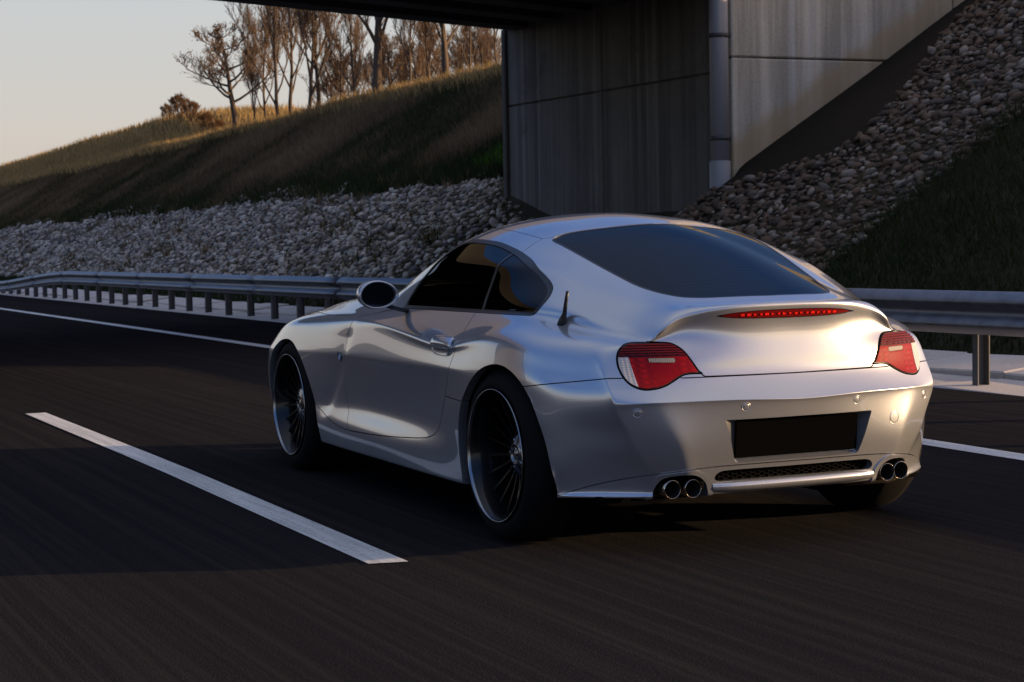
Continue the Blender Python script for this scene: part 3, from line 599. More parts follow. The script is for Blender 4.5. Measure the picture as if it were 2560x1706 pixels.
# ------------------------------------------------------------------ car: body surface
# ---- control net of the car's half shell (x>=0): rows bottom->top, columns rear centre -> side -> front centre
def R(s):
    return np.array([[float(v) for v in t.split(',')] for t in s.split()])
ROWS=[
# R1
"0,-0.655,0.225 0.22,-0.655,0.225 0.37,-0.645,0.225 0.43,-0.63,0.225 0.5,-0.6,0.225 0.565,-0.575,0.22 0.755,-0.4,0.214 0.8,-0.22,0.2 0.835,0.03,0.195 0.838,0.3,0.18 0.838,0.55,0.176 0.835,0.95,0.175 0.83,1.35,0.175 0.83,1.7,0.175 0.83,2.1,0.178 0.83,2.5,0.18 0.8,2.87,0.18 0.69,3.09,0.18 0.5,3.24,0.17 0.25,3.32,0.165 0,3.335,0.165",
# R2
"0,-0.685,0.24 0.22,-0.685,0.24 0.38,-0.67,0.24 0.44,-0.652,0.24 0.51,-0.615,0.24 0.575,-0.583,0.236 0.77,-0.4,0.232 0.825,-0.22,0.22 0.858,0.03,0.215 0.86,0.3,0.2 0.86,0.55,0.196 0.858,0.95,0.195 0.852,1.35,0.195 0.852,1.7,0.195 0.852,2.1,0.198 0.852,2.5,0.2 0.815,2.88,0.2 0.71,3.11,0.2 0.51,3.27,0.19 0.25,3.345,0.185 0,3.36,0.185",
# R3
"0,-0.705,0.31 0.22,-0.7,0.31 0.4,-0.685,0.31 0.46,-0.672,0.31 0.54,-0.628,0.31 0.598,-0.583,0.31 0.787,-0.402,0.31 0.845,-0.23,0.31 0.87,0.03,0.31 0.868,0.3,0.3 0.862,0.55,0.295 0.858,0.95,0.29 0.856,1.35,0.29 0.856,1.7,0.29 0.862,2.1,0.29 0.868,2.5,0.3 0.835,2.88,0.3 0.73,3.12,0.3 0.52,3.28,0.3 0.25,3.355,0.3 0,3.37,0.3",
# R4
"0,-0.728,0.39 0.22,-0.722,0.39 0.42,-0.7,0.39 0.49,-0.682,0.39 0.59,-0.628,0.39 0.645,-0.578,0.385 0.792,-0.407,0.39 0.855,-0.235,0.39 0.882,0.03,0.39 0.879,0.3,0.38 0.858,0.55,0.375 0.838,0.95,0.37 0.832,1.35,0.37 0.838,1.7,0.37 0.858,2.1,0.37 0.878,2.5,0.39 0.85,2.87,0.4 0.745,3.12,0.4 0.52,3.285,0.4 0.25,3.36,0.4 0,3.375,0.4",
# R5
"0,-0.746,0.47 0.22,-0.736,0.47 0.44,-0.7,0.47 0.53,-0.675,0.47 0.635,-0.618,0.47 0.665,-0.577,0.455 0.795,-0.412,0.47 0.864,-0.24,0.48 0.891,0.03,0.49 0.886,0.3,0.48 0.862,0.55,0.475 0.842,0.95,0.47 0.836,1.35,0.47 0.84,1.7,0.47 0.862,2.1,0.47 0.884,2.5,0.48 0.857,2.87,0.49 0.745,3.115,0.49 0.52,3.275,0.49 0.25,3.35,0.49 0,3.365,0.49",
# R6
"0,-0.757,0.545 0.23,-0.742,0.551 0.46,-0.695,0.551 0.57,-0.66,0.551 0.672,-0.606,0.538 0.697,-0.568,0.525 0.797,-0.414,0.53 0.866,-0.24,0.56 0.893,0.03,0.58 0.889,0.3,0.6 0.872,0.55,0.59 0.858,0.95,0.585 0.852,1.35,0.585 0.852,1.7,0.585 0.864,2.1,0.585 0.882,2.5,0.58 0.855,2.86,0.575 0.735,3.105,0.565 0.51,3.26,0.56 0.25,3.34,0.555 0,3.355,0.555",
# R7
"0,-0.752,0.563 0.23,-0.738,0.569 0.46,-0.69,0.569 0.575,-0.653,0.569 0.68,-0.6,0.575 0.703,-0.558,0.595 0.797,-0.405,0.605 0.866,-0.235,0.64 0.891,0.03,0.655 0.887,0.3,0.645 0.876,0.55,0.64 0.866,0.95,0.635 0.86,1.35,0.63 0.856,1.7,0.63 0.862,2.1,0.63 0.876,2.5,0.625 0.845,2.85,0.61 0.725,3.09,0.595 0.505,3.245,0.585 0.25,3.33,0.58 0,3.345,0.58",
# R8
"0,-0.692,0.632 0.23,-0.68,0.632 0.44,-0.65,0.635 0.59,-0.6,0.645 0.685,-0.55,0.655 0.71,-0.505,0.665 0.785,-0.38,0.665 0.85,-0.225,0.7 0.876,0.03,0.73 0.872,0.3,0.712 0.867,0.55,0.697 0.856,0.95,0.722 0.848,1.35,0.745 0.846,1.7,0.72 0.848,2.1,0.72 0.856,2.5,0.7 0.81,2.83,0.67 0.69,3.06,0.635 0.48,3.21,0.61 0.24,3.29,0.605 0,3.31,0.605",
# R9
"0,-0.672,0.7 0.23,-0.665,0.7 0.44,-0.63,0.71 0.585,-0.565,0.73 0.665,-0.515,0.742 0.695,-0.45,0.755 0.755,-0.355,0.765 0.812,-0.2,0.785 0.838,0.03,0.8 0.857,0.32,0.752 0.857,0.55,0.735 0.845,0.95,0.762 0.832,1.35,0.785 0.822,1.7,0.785 0.815,2.1,0.773 0.81,2.5,0.755 0.745,2.8,0.725 0.63,3,0.68 0.45,3.14,0.645 0.22,3.22,0.635 0,3.24,0.635",
# R10
"0,-0.659,0.775 0.23,-0.649,0.775 0.41,-0.605,0.77 0.525,-0.568,0.766 0.567,-0.545,0.763 0.595,-0.47,0.775 0.635,-0.375,0.79 0.685,-0.19,0.82 0.745,0.02,0.845 0.765,0.3,0.838 0.768,0.55,0.832 0.77,0.95,0.825 0.765,1.35,0.818 0.755,1.68,0.812 0.72,2.08,0.812 0.68,2.47,0.8 0.61,2.76,0.77 0.52,2.92,0.73 0.36,3.04,0.7 0.19,3.1,0.69 0,3.115,0.69",
# R11
"0,-0.661,0.84 0.23,-0.651,0.838 0.4,-0.6,0.825 0.475,-0.585,0.8 0.52,-0.56,0.785 0.55,-0.48,0.795 0.605,-0.36,0.82 0.66,-0.18,0.86 0.725,0.03,0.872 0.738,0.3,0.866 0.742,0.55,0.862 0.742,0.95,0.858 0.738,1.33,0.852 0.7,1.62,0.845 0.645,2.02,0.842 0.595,2.38,0.838 0.53,2.62,0.82 0.44,2.76,0.79 0.31,2.86,0.765 0.165,2.91,0.757 0,2.92,0.755",
# R12
"0,-0.672,0.885 0.23,-0.66,0.882 0.375,-0.615,0.865 0.45,-0.597,0.84 0.495,-0.572,0.815 0.53,-0.47,0.82 0.57,-0.35,0.845 0.64,-0.16,0.89 0.703,0.04,0.912 0.717,0.3,0.915 0.72,0.55,0.915 0.717,0.95,0.91 0.702,1.33,0.898 0.68,1.58,0.868 0.6,1.9,0.875 0.525,2.18,0.868 0.44,2.34,0.86 0.35,2.42,0.853 0.24,2.46,0.85 0.125,2.48,0.848 0,2.485,0.848",
# R13
"0,-0.652,0.897 0.22,-0.64,0.894 0.355,-0.59,0.888 0.42,-0.56,0.876 0.465,-0.53,0.858 0.5,-0.44,0.855 0.54,-0.32,0.88 0.6,-0.13,0.93 0.645,0.055,0.965 0.683,0.3,0.982 0.688,0.55,0.985 0.684,0.95,0.975 0.668,1.27,0.95 0.65,1.5,0.912 0.57,1.73,0.9 0.47,1.89,0.905 0.37,1.98,0.91 0.29,2.02,0.912 0.2,2.04,0.914 0.105,2.05,0.915 0,2.055,0.915",
# R14
"0,-0.55,0.905 0.19,-0.54,0.904 0.31,-0.505,0.902 0.37,-0.46,0.903 0.405,-0.41,0.907 0.43,-0.36,0.916 0.47,-0.26,0.94 0.535,-0.08,0.98 0.578,0.09,1.03 0.64,0.31,1.055 0.652,0.56,1.06 0.65,0.94,1.05 0.63,1.2,1.01 0.605,1.41,0.98 0.54,1.58,0.97 0.45,1.7,0.955 0.35,1.75,0.95 0.27,1.775,0.947 0.18,1.795,0.947 0.095,1.805,0.947 0,1.81,0.947",
# R15
"0,-0.27,1 0.16,-0.265,0.997 0.26,-0.245,0.987 0.32,-0.215,0.98 0.35,-0.175,0.983 0.38,-0.13,0.993 0.42,-0.04,1.025 0.465,0.08,1.06 0.52,0.21,1.092 0.565,0.36,1.118 0.598,0.58,1.132 0.612,0.92,1.13 0.6,1.08,1.1 0.56,1.24,1.09 0.49,1.42,1.075 0.4,1.53,1.06 0.32,1.56,1.05 0.24,1.58,1.045 0.16,1.59,1.042 0.08,1.595,1.041 0,1.6,1.04",
# R16
"0,0.03,1.116 0.13,0.035,1.113 0.22,0.045,1.103 0.27,0.065,1.098 0.3,0.09,1.1 0.325,0.12,1.105 0.35,0.17,1.116 0.395,0.25,1.138 0.44,0.34,1.156 0.48,0.45,1.171 0.51,0.62,1.196 0.515,0.87,1.201 0.51,1.02,1.184 0.45,1.13,1.17 0.38,1.25,1.163 0.3,1.31,1.156 0.23,1.34,1.151 0.175,1.36,1.148 0.12,1.375,1.146 0.06,1.38,1.145 0,1.382,1.145",
# R17
"0,0.3,1.196 0.08,0.305,1.195 0.14,0.315,1.193 0.18,0.33,1.192 0.2,0.35,1.194 0.22,0.375,1.198 0.24,0.41,1.205 0.255,0.46,1.213 0.27,0.52,1.221 0.28,0.59,1.229 0.285,0.7,1.236 0.285,0.85,1.24 0.265,0.95,1.238 0.235,1.01,1.234 0.19,1.09,1.227 0.15,1.13,1.221 0.12,1.15,1.218 0.09,1.165,1.217 0.06,1.175,1.216 0.03,1.18,1.216 0,1.182,1.216",
# R18
"0,0.49,1.236 0,0.495,1.237 0,0.5,1.238 0,0.51,1.239 0,0.525,1.241 0,0.54,1.243 0,0.56,1.245 0,0.59,1.248 0,0.62,1.251 0,0.66,1.254 0,0.72,1.258 0,0.79,1.26 0,0.85,1.26 0,0.9,1.259 0,0.96,1.255 0,1,1.251 0,1.02,1.248 0,1.04,1.246 0,1.05,1.245 0,1.058,1.244 0,1.06,1.244",
]
NET=np.stack([R(s) for s in ROWS])            # rows x cols x 3
r0=NET[0].copy(); r0[:,0]*=.86; r0[:,1]=(r0[:,1]-1.3)*.93+1.3; r0[:,2]-=.01
NET=np.concatenate([r0[None],NET])
def shape_surface(S,m=8):
    # fair the greenhouse (rows above the lip) in index space
    gg=int(14*m/8); k=np.exp(-.5*(np.arange(-gg,gg+1)/(5.5*m/8))**2); k/=k.sum()
    mir=np.array([-1,1,1.])
    def blur(A):
        g=gg
        E=np.concatenate([A[:,g:0:-1]*mir,A,A[:,-2:-g-2:-1]*mir],1)
        A2=sum(w*E[:,i:i+A.shape[1]] for i,w in enumerate(k))
        E=np.concatenate([np.repeat(A2[:1],g,0),A2,A2[-2:-g-2:-1]*mir],0)
        return sum(w*E[i:i+A.shape[0]] for i,w in enumerate(k))
    r=np.arange(S.shape[0])/m
    w=np.clip((r-13.6)/1.2,0,1); w=(w*w*(3-2*w))[:,None,None]
    for _ in range(2): S=S*(1-w)+blur(S)*w
    # one smooth polynomial where the net closes on the roof's spine
    def fit(S,y0,ya,yb,rad):
        x,y,z=S[...,0],S[...,1],S[...,2]; dist=np.hypot(x,y-y0)
        m_=(x<.36)&(y>ya)&(y<yb)&(z>.98)&(dist>.08)
        def A(x,y):
            y=y-y0; return np.stack([1+0*y,y,y*y,y**3,y**4,x*x,x*x*y,x*x*y*y,x**4],-1)
        c=np.linalg.lstsq(A(x[m_],y[m_]),z[m_],rcond=None)[0]
        w=np.clip((rad-dist)/(rad*.6),0,1); w=w*w*(3-2*w)*(z>1.0)
        S[...,2]=z*(1-w)+(A(x,y)@c)*w
    fit(S,.52,.0,.95,.34); fit(S,1.06,.70,1.45,.20)
    # fair the flank lengthways
    c_=np.arange(S.shape[1])/m; wc=np.clip((c_-6.2)/1.5,0,1)*np.clip((16.5-c_)/1.5,0,1); wr=np.clip((r-.2)/1,0,1)*np.clip((8.3-r)/1.2,0,1)
    W2=(wc[None,:]*wr[:,None])[...,None]; q=int(9*m/8); kk=np.exp(-.5*(np.arange(-q,q+1)/(4.2*m/8))**2); kk/=kk.sum()
    E=np.concatenate([S[:,q:0:-1]*mir,S,S[:,-2:-q-2:-1]*mir],1); B=sum(w_*E[:,i:i+S.shape[1]] for i,w_ in enumerate(kk)); D_=B-S; D_[...,1:]=0; S=S+D_*W2*1.0
    # diagonal crease and scoop on the front fender, ahead of the door
    y,z=S[...,1],S[...,2]
    t=np.clip((z-.30)/.50,0,1); yl=2.0-.42*t-.10*np.sin(np.pi*t)*.4
    d=y-yl
    f=np.exp(-np.maximum(d,0)/.17)/(1+np.exp(-(d-.015)/.020))
    amp=.014*np.clip((z-.28)/.08,0,1)*np.clip((.80-z)/.10,0,1)
    S[...,0]-=f*amp*(S[...,0]>.6)
    S[:,0,0]=0;S[:,-1,0]=0;S[-1,:,0]=0
    return S
def bspline_surface(T,m=8,iters=5):
    mir=np.array([-1,1,1.])
    def ghost(P):
        P=np.concatenate([P[:,1:2]*mir,P,P[:,-2:-1]*mir],1)
        lo=2*P[:1]-P[1:2]; hi=P[-2:-1]*mir
        return np.concatenate([lo,P,hi],0)
    P=T.copy()
    for _ in range(iters):
        G=ghost(P); W=[1/6,4/6,1/6]
        A=sum(w*G[i:i+P.shape[0]] for i,w in enumerate(W)); B=sum(w*A[:,i:i+P.shape[1]] for i,w in enumerate(W))
        P=P+(T-B)
        P[:,0,0]=0;P[:,-1,0]=0;P[-1,:,0]=0
    G=ghost(P)
    def basis(n,m):
        k=(n-1)*m+1; M=np.zeros((k,n+2))
        for a in range(k):
            s=min(a//m,n-2); t=a/m-s
            M[a,s:s+4]=[(1-t)**3/6,(3*t**3-6*t*t+4)/6,(-3*t**3+3*t*t+3*t+1)/6,t**3/6]
        return M
    Mr=basis(T.shape[0],m); Mc=basis(T.shape[1],m)
    S=np.einsum('ai,bj,ijk->abk',Mr,Mc,G)
    S[:,0,0]=0;S[:,-1,0]=0;S[-1,:,0]=0
    return S
def grid_mesh(S):
    nr,nc,_=S.shape
    ex=np.concatenate([S[:,1:2]*[-1,1,1],S,S[:,-2:-1]*[-1,1,1]],1); du=ex[:,2:]-ex[:,:-2]
    ey=np.concatenate([2*S[:1]-S[1:2],S,S[-2:-1]*[-1,1,1]],0); dv=ey[2:]-ey[:-2]
    N=np.cross(du,dv); N/=np.linalg.norm(N,axis=-1,keepdims=True)+1e-12
    idx=np.arange(nr*nc).reshape(nr,nc)
    a,b,c,d=idx[:-1,:-1],idx[:-1,1:],idx[1:,1:],idx[1:,:-1]
    T=np.concatenate([np.stack([a,b,c],-1).reshape(-1,3),np.stack([a,c,d],-1).reshape(-1,3)])
    return S.reshape(-1,3),N.reshape(-1,3),T
# ------------------------------------------------------------------ car: cutting tools
def catmull(pts, closed=True, m=8):
    """pts; a point given as (a,b,1) is a sharp corner"""
    P = [np.array(p[:2], float) for p in pts]; C = [len(p) > 2 for p in pts]; n = len(P); out = []
    rng = range(n if closed else n-1)
    for i in rng:
        p1, p2 = P[i], P[(i+1) % n]
        p0 = P[(i-1) % n] if (closed or i > 0) else p1; p3 = P[(i+2) % n] if (closed or i < n-2) else p2
        if C[i]: p0 = 2*p1-p2
        if C[(i+1) % n]: p3 = 2*p2-p1
        L = np.linalg.norm(p2-p1)+1e-9
        t1 = (p2-p0); t1 = t1/(np.linalg.norm(t1)+1e-9)*L; t2 = (p3-p1); t2 = t2/(np.linalg.norm(t2)+1e-9)*L
        k = max(2, min(m, int(L/.006)+1))
        for s in range(k):
            t = s/k; out.append((2*t**3-3*t*t+1)*p1+(t**3-2*t*t+t)*t1+(-2*t**3+3*t*t)*p2+(t**3-t*t)*t2)
    if not closed: out.append(P[-1])
    return np.array(out)
def sdpoly(Q, poly):
    """signed distance, negative inside"""
    d2 = np.full(len(Q), 9.); ins = np.zeros(len(Q), bool); lo = poly.min(0)-.15; hi = poly.max(0)+.15
    near = np.where(((Q > lo) & (Q < hi)).all(1))[0]; q = Q[near]; dd = np.full(len(q), 9.); ii = np.zeros(len(q), bool)
    A = poly; B = np.roll(poly, -1, 0)
    for a, b in zip(A, B):
        e = b-a; w_ = q-a; t = np.clip((w_@e)/(e@e+1e-15), 0, 1); v = w_-t[:, None]*e; dd = np.minimum(dd, (v*v).sum(1))
        c = (a[1] <= q[:, 1]) != (b[1] <= q[:, 1]); x = a[0]+(q[:, 1]-a[1])*e[0]/(e[1] if e[1] else 1e-15); ii ^= c & (q[:, 0] < x)
    d = np.full(len(Q), .15); s = np.sqrt(dd); d[near] = np.where(ii, -s, s); return np.clip(d, -.15, .15) if False else d
def sdline(Q, pts):
    """open polyline: signed distance, negative to the left of travel"""
    poly = pts; best = np.full(len(Q), 9e9); sg = np.ones(len(Q))
    for i in range(len(poly)-1):
        a, b = poly[i], poly[i+1]; e = b-a; w_ = Q-a; t = (w_@e)/(e@e+1e-15); tc = np.clip(t, 0 if i > 0 else -99, 1 if i < len(poly)-2 else 99)
        v = w_-tc[:, None]*e; d = (v*v).sum(1); cr = e[0]*w_[:, 1]-e[1]*w_[:, 0]; m = d < best
        best = np.where(m, d, best); sg = np.where(m, np.where(cr > 0, -1, 1), sg)
    return np.sqrt(best)*sg
def split(Ms, d):
    V, N, T = Ms; s = d >= 0; k = s[T].sum(1)
    inn, out = T[k == 0], T[k == 3]; Vn, Nn = [V], [N]; ic, oc = [inn], [out]; base = len(V)
    mixed = T[(k == 1) | (k == 2)]; ks = s[mixed].sum(1)
    if len(mixed):
        lone_val = (ks == 1); sm = s[mixed] == lone_val[:, None]; li = np.argmax(sm, 1); r = np.arange(len(mixed))
        a, b, c = mixed[r, li], mixed[r, (li+1) % 3], mixed[r, (li+2) % 3]
        E1 = np.sort(np.stack([a, b], 1), 1); E2 = np.sort(np.stack([a, c], 1), 1); EE = np.concatenate([E1, E2])
        key = EE[:, 0].astype(np.int64)*len(V)+EE[:, 1]; u, inv = np.unique(key, return_inverse=True)
        i0, i1 = u//len(V), u % len(V); t = d[i0]/(d[i0]-d[i1]); t = np.clip(t, .0005, .9995)[:, None]
        Vn.append(V[i0]*(1-t)+V[i1]*t); nn = N[i0]*(1-t)+N[i1]*t; Nn.append(nn/np.linalg.norm(nn, axis=1, keepdims=True))
        pab, pac = base+inv[:len(mixed)], base+inv[len(mixed):]
        t1 = np.stack([a, pab, pac], 1); t2 = np.stack([pab, b, c], 1); t3 = np.stack([pab, c, pac], 1); rest = np.concatenate([t2, t3]); lv2 = np.concatenate([lone_val, lone_val])
        oc += [t1[lone_val], rest[~lv2]]; ic += [t1[~lone_val], rest[lv2]]
    V2, N2 = np.concatenate(Vn), np.concatenate(Nn)
    def pack(T_):
        T_ = np.concatenate(T_); 
        if len(T_) == 0: return (np.zeros((0, 3)), np.zeros((0, 3)), T_)
        us, inv = np.unique(T_, return_inverse=True); return (V2[us], N2[us], inv.reshape(-1, 3))
    return pack(ic), pack(oc)
def cut(Ms, sd, g=.0035):
    """inside part, outside part, with a shut gap g between them (g may be per-vertex)"""
    d = sd(Ms[0]); gg = g(Ms[0]) if callable(g) else g
    i, _ = split(Ms, d+gg/2); _, o = split(Ms, d-gg/2); return i, o
def masked(fn, cond): return lambda V: np.where(cond(V), fn(V), .15)
def yz(poly): return lambda V: sdpoly(V[:, 1:3], poly)
def xz(poly): return lambda V: sdpoly(V[:, [0, 2]], poly)
def xy(poly): return lambda V: sdpoly(V[:, 0:2], poly)
def boundary(T, V, skip):
    E = np.concatenate([T[:, [0, 1]], T[:, [1, 2]], T[:, [2, 0]]]); Es = np.sort(E, 1); key = Es[:, 0].astype(np.int64)*(T.max()+1)+Es[:, 1]
    u, idx, cnt = np.unique(key, return_index=True, return_counts=True); B = E[idx[cnt == 1]]
    keep = ~((np.abs(V[B[:, 0], 0]) < 1e-5) & (np.abs(V[B[:, 1], 0]) < 1e-5)); B = B[keep]
    if skip is not None: B = B[~(skip(V[B[:, 0]]) & skip(V[B[:, 1]]))]
    return B
def panel(name, Ms, mat_, parent, both=True, flange=.010, off=0.0, center=False, skip=None, label=None, flip_label=None, vec=None, inner=None):
    """turn half-shell piece into object(s); centre pieces are mirrored into one mesh, side pieces into two objects"""
    V, N, T = Ms
    if len(T) == 0: return []
    V = V+N*off; n = len(V); B = boundary(T, V, skip) if flange else np.zeros((0, 2), int)
    FV = V; NN = N; TT = T
    if len(B):
        us, inv = np.unique(B, return_inverse=True); B2 = inv.reshape(-1, 2); k = len(us); bn = N[us]
        dn = -bn*flange if vec is None else vec(V[us], bn)*1.0
        top = V[us]; bot = V[us]+dn
        FV = np.concatenate([V, top, bot]); 
        q1 = np.stack([B2[:, 1]+n, B2[:, 0]+n, B2[:, 0]+n+k], 1); q2 = np.stack([B2[:, 1]+n, B2[:, 0]+n+k, B2[:, 1]+n+k], 1)
        TT = np.concatenate([T, q1, q2]); e = V[B[:, 1]]-V[B[:, 0]]; fn = np.cross(e, N[B[:, 0]]); acc = np.zeros((k, 3)); np.add.at(acc, B2[:, 0], fn); np.add.at(acc, B2[:, 1], fn)
        acc /= np.linalg.norm(acc, axis=1, keepdims=True)+1e-12; NN = np.concatenate([N, acc, acc])
    res = []
    def mk(V_, N_, T_, lab):
        me = npmesh(name, V_, T_, mat_, True)
        if len(me.polygons) == len(T_): me.normals_split_custom_set_from_vertices([tuple(v) for v in N_])
        o = link(name, me, parent)
        if lab: o['label'] = lab
        res.append(o)
    mir = np.array([-1, 1, 1.])
    if center:
        on = np.abs(FV[:, 0]) < 1e-6; mp = np.arange(len(FV)); new = np.where(~on)[0]; mp2 = mp.copy(); mp2[new] = len(FV)+np.arange(len(new))
        N0 = NN.copy(); N0[on, 0] = 0; N0 /= np.linalg.norm(N0, axis=1, keepdims=True)+1e-12
        mk(np.concatenate([FV, FV[new]*mir]), np.concatenate([N0, N0[new]*mir]), np.concatenate([TT, mp2[TT][:, ::-1]]), label)
    else:
        mk(FV, NN, TT, label)
        if both: mk(FV*mir, NN*mir, TT[:, ::-1], flip_label or label)
    return res

# ------------------------------------------------------------------ car: paint and other finishes
def paint():
    m = mat('silver_paint', (.62, .63, .65), .30, .70, coat=1.0, coat_rough=.015, coat_ior=2.1); g = NG(m); c = g.coord()
    fl = g.n('TexVoronoi'); fl.inputs['Scale'].default_value = 900; g.l.new(c, fl.inputs['Vector'])
    n = g.noise(c, 2.5, 4, .6)
    g.base(g.mix(.07, (.44, .47, .53), fl.outputs['Color'])); g.rough(g.ramp(n, [(.3, (.28, .28, .28)), (.75, (.32, .32, .32))])); return m
M['paint'] = paint()
def glass(name, tint, lines=False):
    m = bpy.data.materials.new(name); m.use_nodes = True; t = m.node_tree; b = t.nodes['Principled BSDF']; t.nodes.remove(b); g = NG.__new__(NG); g.m = m; g.t = t; g.l = t.links
    tr = g.n('BsdfTransparent'); tr.inputs[0].default_value = (*tint, 1); gl = g.n('BsdfGlossy'); gl.inputs['Roughness'].default_value = .015
    fr = g.n('Fresnel'); fr.inputs[0].default_value = 1.5; mx = g.n('MixShader'); f2 = g.math('ADD', g.math('MULTIPLY', fr.outputs[0], .68), .004)
    t.links.new(f2, mx.inputs[0]); base_ = tr.outputs[0]
    if lines:
        tc = g.n('TexCoord'); sp = g.n('SeparateXYZ'); t.links.new(tc.outputs['Object'], sp.inputs[0])
        z = g.math('FRACT', g.math('MULTIPLY', g.math('SUBTRACT', sp.outputs[2], g.math('MULTIPLY', g.math('MULTIPLY', sp.outputs[0], sp.outputs[0]), -.10)), 95)); ln = g.math('LESS_THAN', z, .13)
        ax = g.math('LESS_THAN', g.math('ABSOLUTE', sp.outputs[0]), g.math('ADD', .27, g.math('MULTIPLY', g.math('SUBTRACT', sp.outputs[2], .93), .35)))
        zz = g.math('MULTIPLY', g.math('GREATER_THAN', sp.outputs[2], .935), g.math('LESS_THAN', sp.outputs[2], 1.135))
        df = g.n('BsdfDiffuse'); df.inputs[0].default_value = (.12, .13, .15, 1); m2 = g.n('MixShader'); t.links.new(g.math('MULTIPLY', g.math('MULTIPLY', g.math('MULTIPLY', ln, ax), zz), .10), m2.inputs[0])
        t.links.new(tr.outputs[0], m2.inputs[1]); t.links.new(df.outputs[0], m2.inputs[2]); base_ = m2.outputs[0]
    t.links.new(base_, mx.inputs[1]); t.links.new(gl.outputs[0], mx.inputs[2]); t.links.new(mx.outputs[0], t.nodes['Material Output'].inputs[0]); return m
M['glass'] = glass('tinted_glass', (.035, .035, .038)); M['rglass'] = glass('heated_rear_glass', (.020, .022, .026), True); M['wglass'] = glass('windshield_glass', (.55, .6, .6))
M['black'] = mat('black_plastic', (.012, .012, .013), .45); M['rubber'] = mat('tyre_rubber', (.005, .005, .0055), .85, spec=.15); M['void'] = mat('dark_liner', (.004, .004, .004), .9, spec=.1)
M['seal'] = mat('window_seal', (.008, .008, .009), .35); M['rim'] = mat('dark_alloy', (.016, .017, .019), .35, .8, coat=.4); M['lip'] = mat('polished_rim_lip', (.26, .28, .31), .22, 1.0)
M['hub'] = mat('hub_alloy', (.22, .24, .28), .22, 1.0); M['chrome'] = mat('exhaust_chrome', (.62, .58, .54), .14, 1.0); M['soot'] = mat('exhaust_soot', (.008, .008, .008), .8)
M['plate'] = mat('black_number_plate', (.003, .0032, .003), 1.0, spec=0.0); M['disc'] = mat('brake_disc', (.10, .10, .105), .35, .9); M['muffler'] = mat('muffler_steel', (.16, .14, .11), .5, .8)
M['trim'] = mat('interior_trim', (.022, .021, .02), .7); M['mirror'] = mat('mirror_glass', (.045, .048, .055), .03, .9)
M['seat'] = mat('seat_leather', (.03, .028, .026), .5)
def lens(name, col, rough=.06, sc=0):
    m = mat(name, col, .5, 0, coat=.4, coat_rough=.01, spec=.05); g = NG(m)
    if sc:
        c = g.coord((1, 1, 1)); wv = g.n('TexWave', wave_type='BANDS', bands_direction='X'); wv.inputs['Scale'].default_value = sc; wv.inputs['Distortion'].default_value = 1.5; wv.inputs['Detail'].default_value = 2; wv.inputs['Detail Scale'].default_value = 4; g.l.new(c, wv.inputs['Vector'])
        w2 = g.n('TexWave', wave_type='BANDS', bands_direction='Z'); w2.inputs['Scale'].default_value = sc*1.8; g.l.new(c, w2.inputs['Vector'])
        k = g.math('MULTIPLY', wv.outputs['Fac'], w2.outputs['Fac']); g.base(g.mix(g.ramp(k, [(.15, (0, 0, 0)), (.7, (1, 1, 1))]), tuple(q*.85 for q in col), tuple(min(1, q*1.08) for q in col))); g.bump(k, .25, .003)
    return m
M['red'] = lens('tail_lamp_red', (.28, .0, .001), .12, 9); M['redplain'] = lens('tail_lamp_plain_red', (.24, .0, .001)); M['rib'] = lens('tail_lamp_rib', (.13, .001, .004)); M['reddark'] = lens('tail_lamp_dark_red', (.05, .002, .006)); M['clear'] = lens('tail_lamp_clear', (.55, .55, .57), .08, 22)
M['revlamp'] = lens('reversing_lamp', (.34, .31, .27), .08, 40); M['led'] = mat('brake_lamp_segment', (.85, .02, .01), .15, coat=1.0)
M['brkred'] = lens('brake_lamp_red', (.13, .002, .004))

# ------------------------------------------------------------------ car: shell
car = empty('coupe_car', (0, 0, 0), 'silver two-door sports coupe driving away along the right lane', 'car')
S0 = shape_surface(bspline_surface(NET, 16), 16); SH = grid_mesh(S0)
keepT = SH[2]; SH = (SH[0], SH[1], keepT)
floor_edge = lambda V: V[:, 2] < .19
ARF = catmull([(2.06, .02, 1), (2.075, .18, 1), (2.105, .287), (2.15, .386), (2.20, .47), (2.262, .545), (2.33, .60), (2.41, .638), (2.49, .654), (2.58, .652), (2.67, .634), (2.75, .595), (2.82, .53), (2.87, .44), (2.895, .34), (2.90, .18, 1), (2.90, .02, 1)])
ARR = catmull([(.352, .02, 1), (.354, .18, 1), (.366, .266), (.366, .352), (.341, .433), (.300, .504), (.245, .558), (.184, .604), (.104, .648), (.02, .671), (-.061, .675), (-.139, .659), (-.209, .624), (-.262, .573), (-.301, .507), (-.333, .42), (-.352, .325), (-.358, .219), (-.358, .10, 1), (-.358, .02, 1)])
side = lambda V: V[:, 0] > .55
_, SH = split(SH, masked(yz(ARF), side)(SH[0])); _, SH = split(SH, masked(yz(ARR), side)(SH[0]))
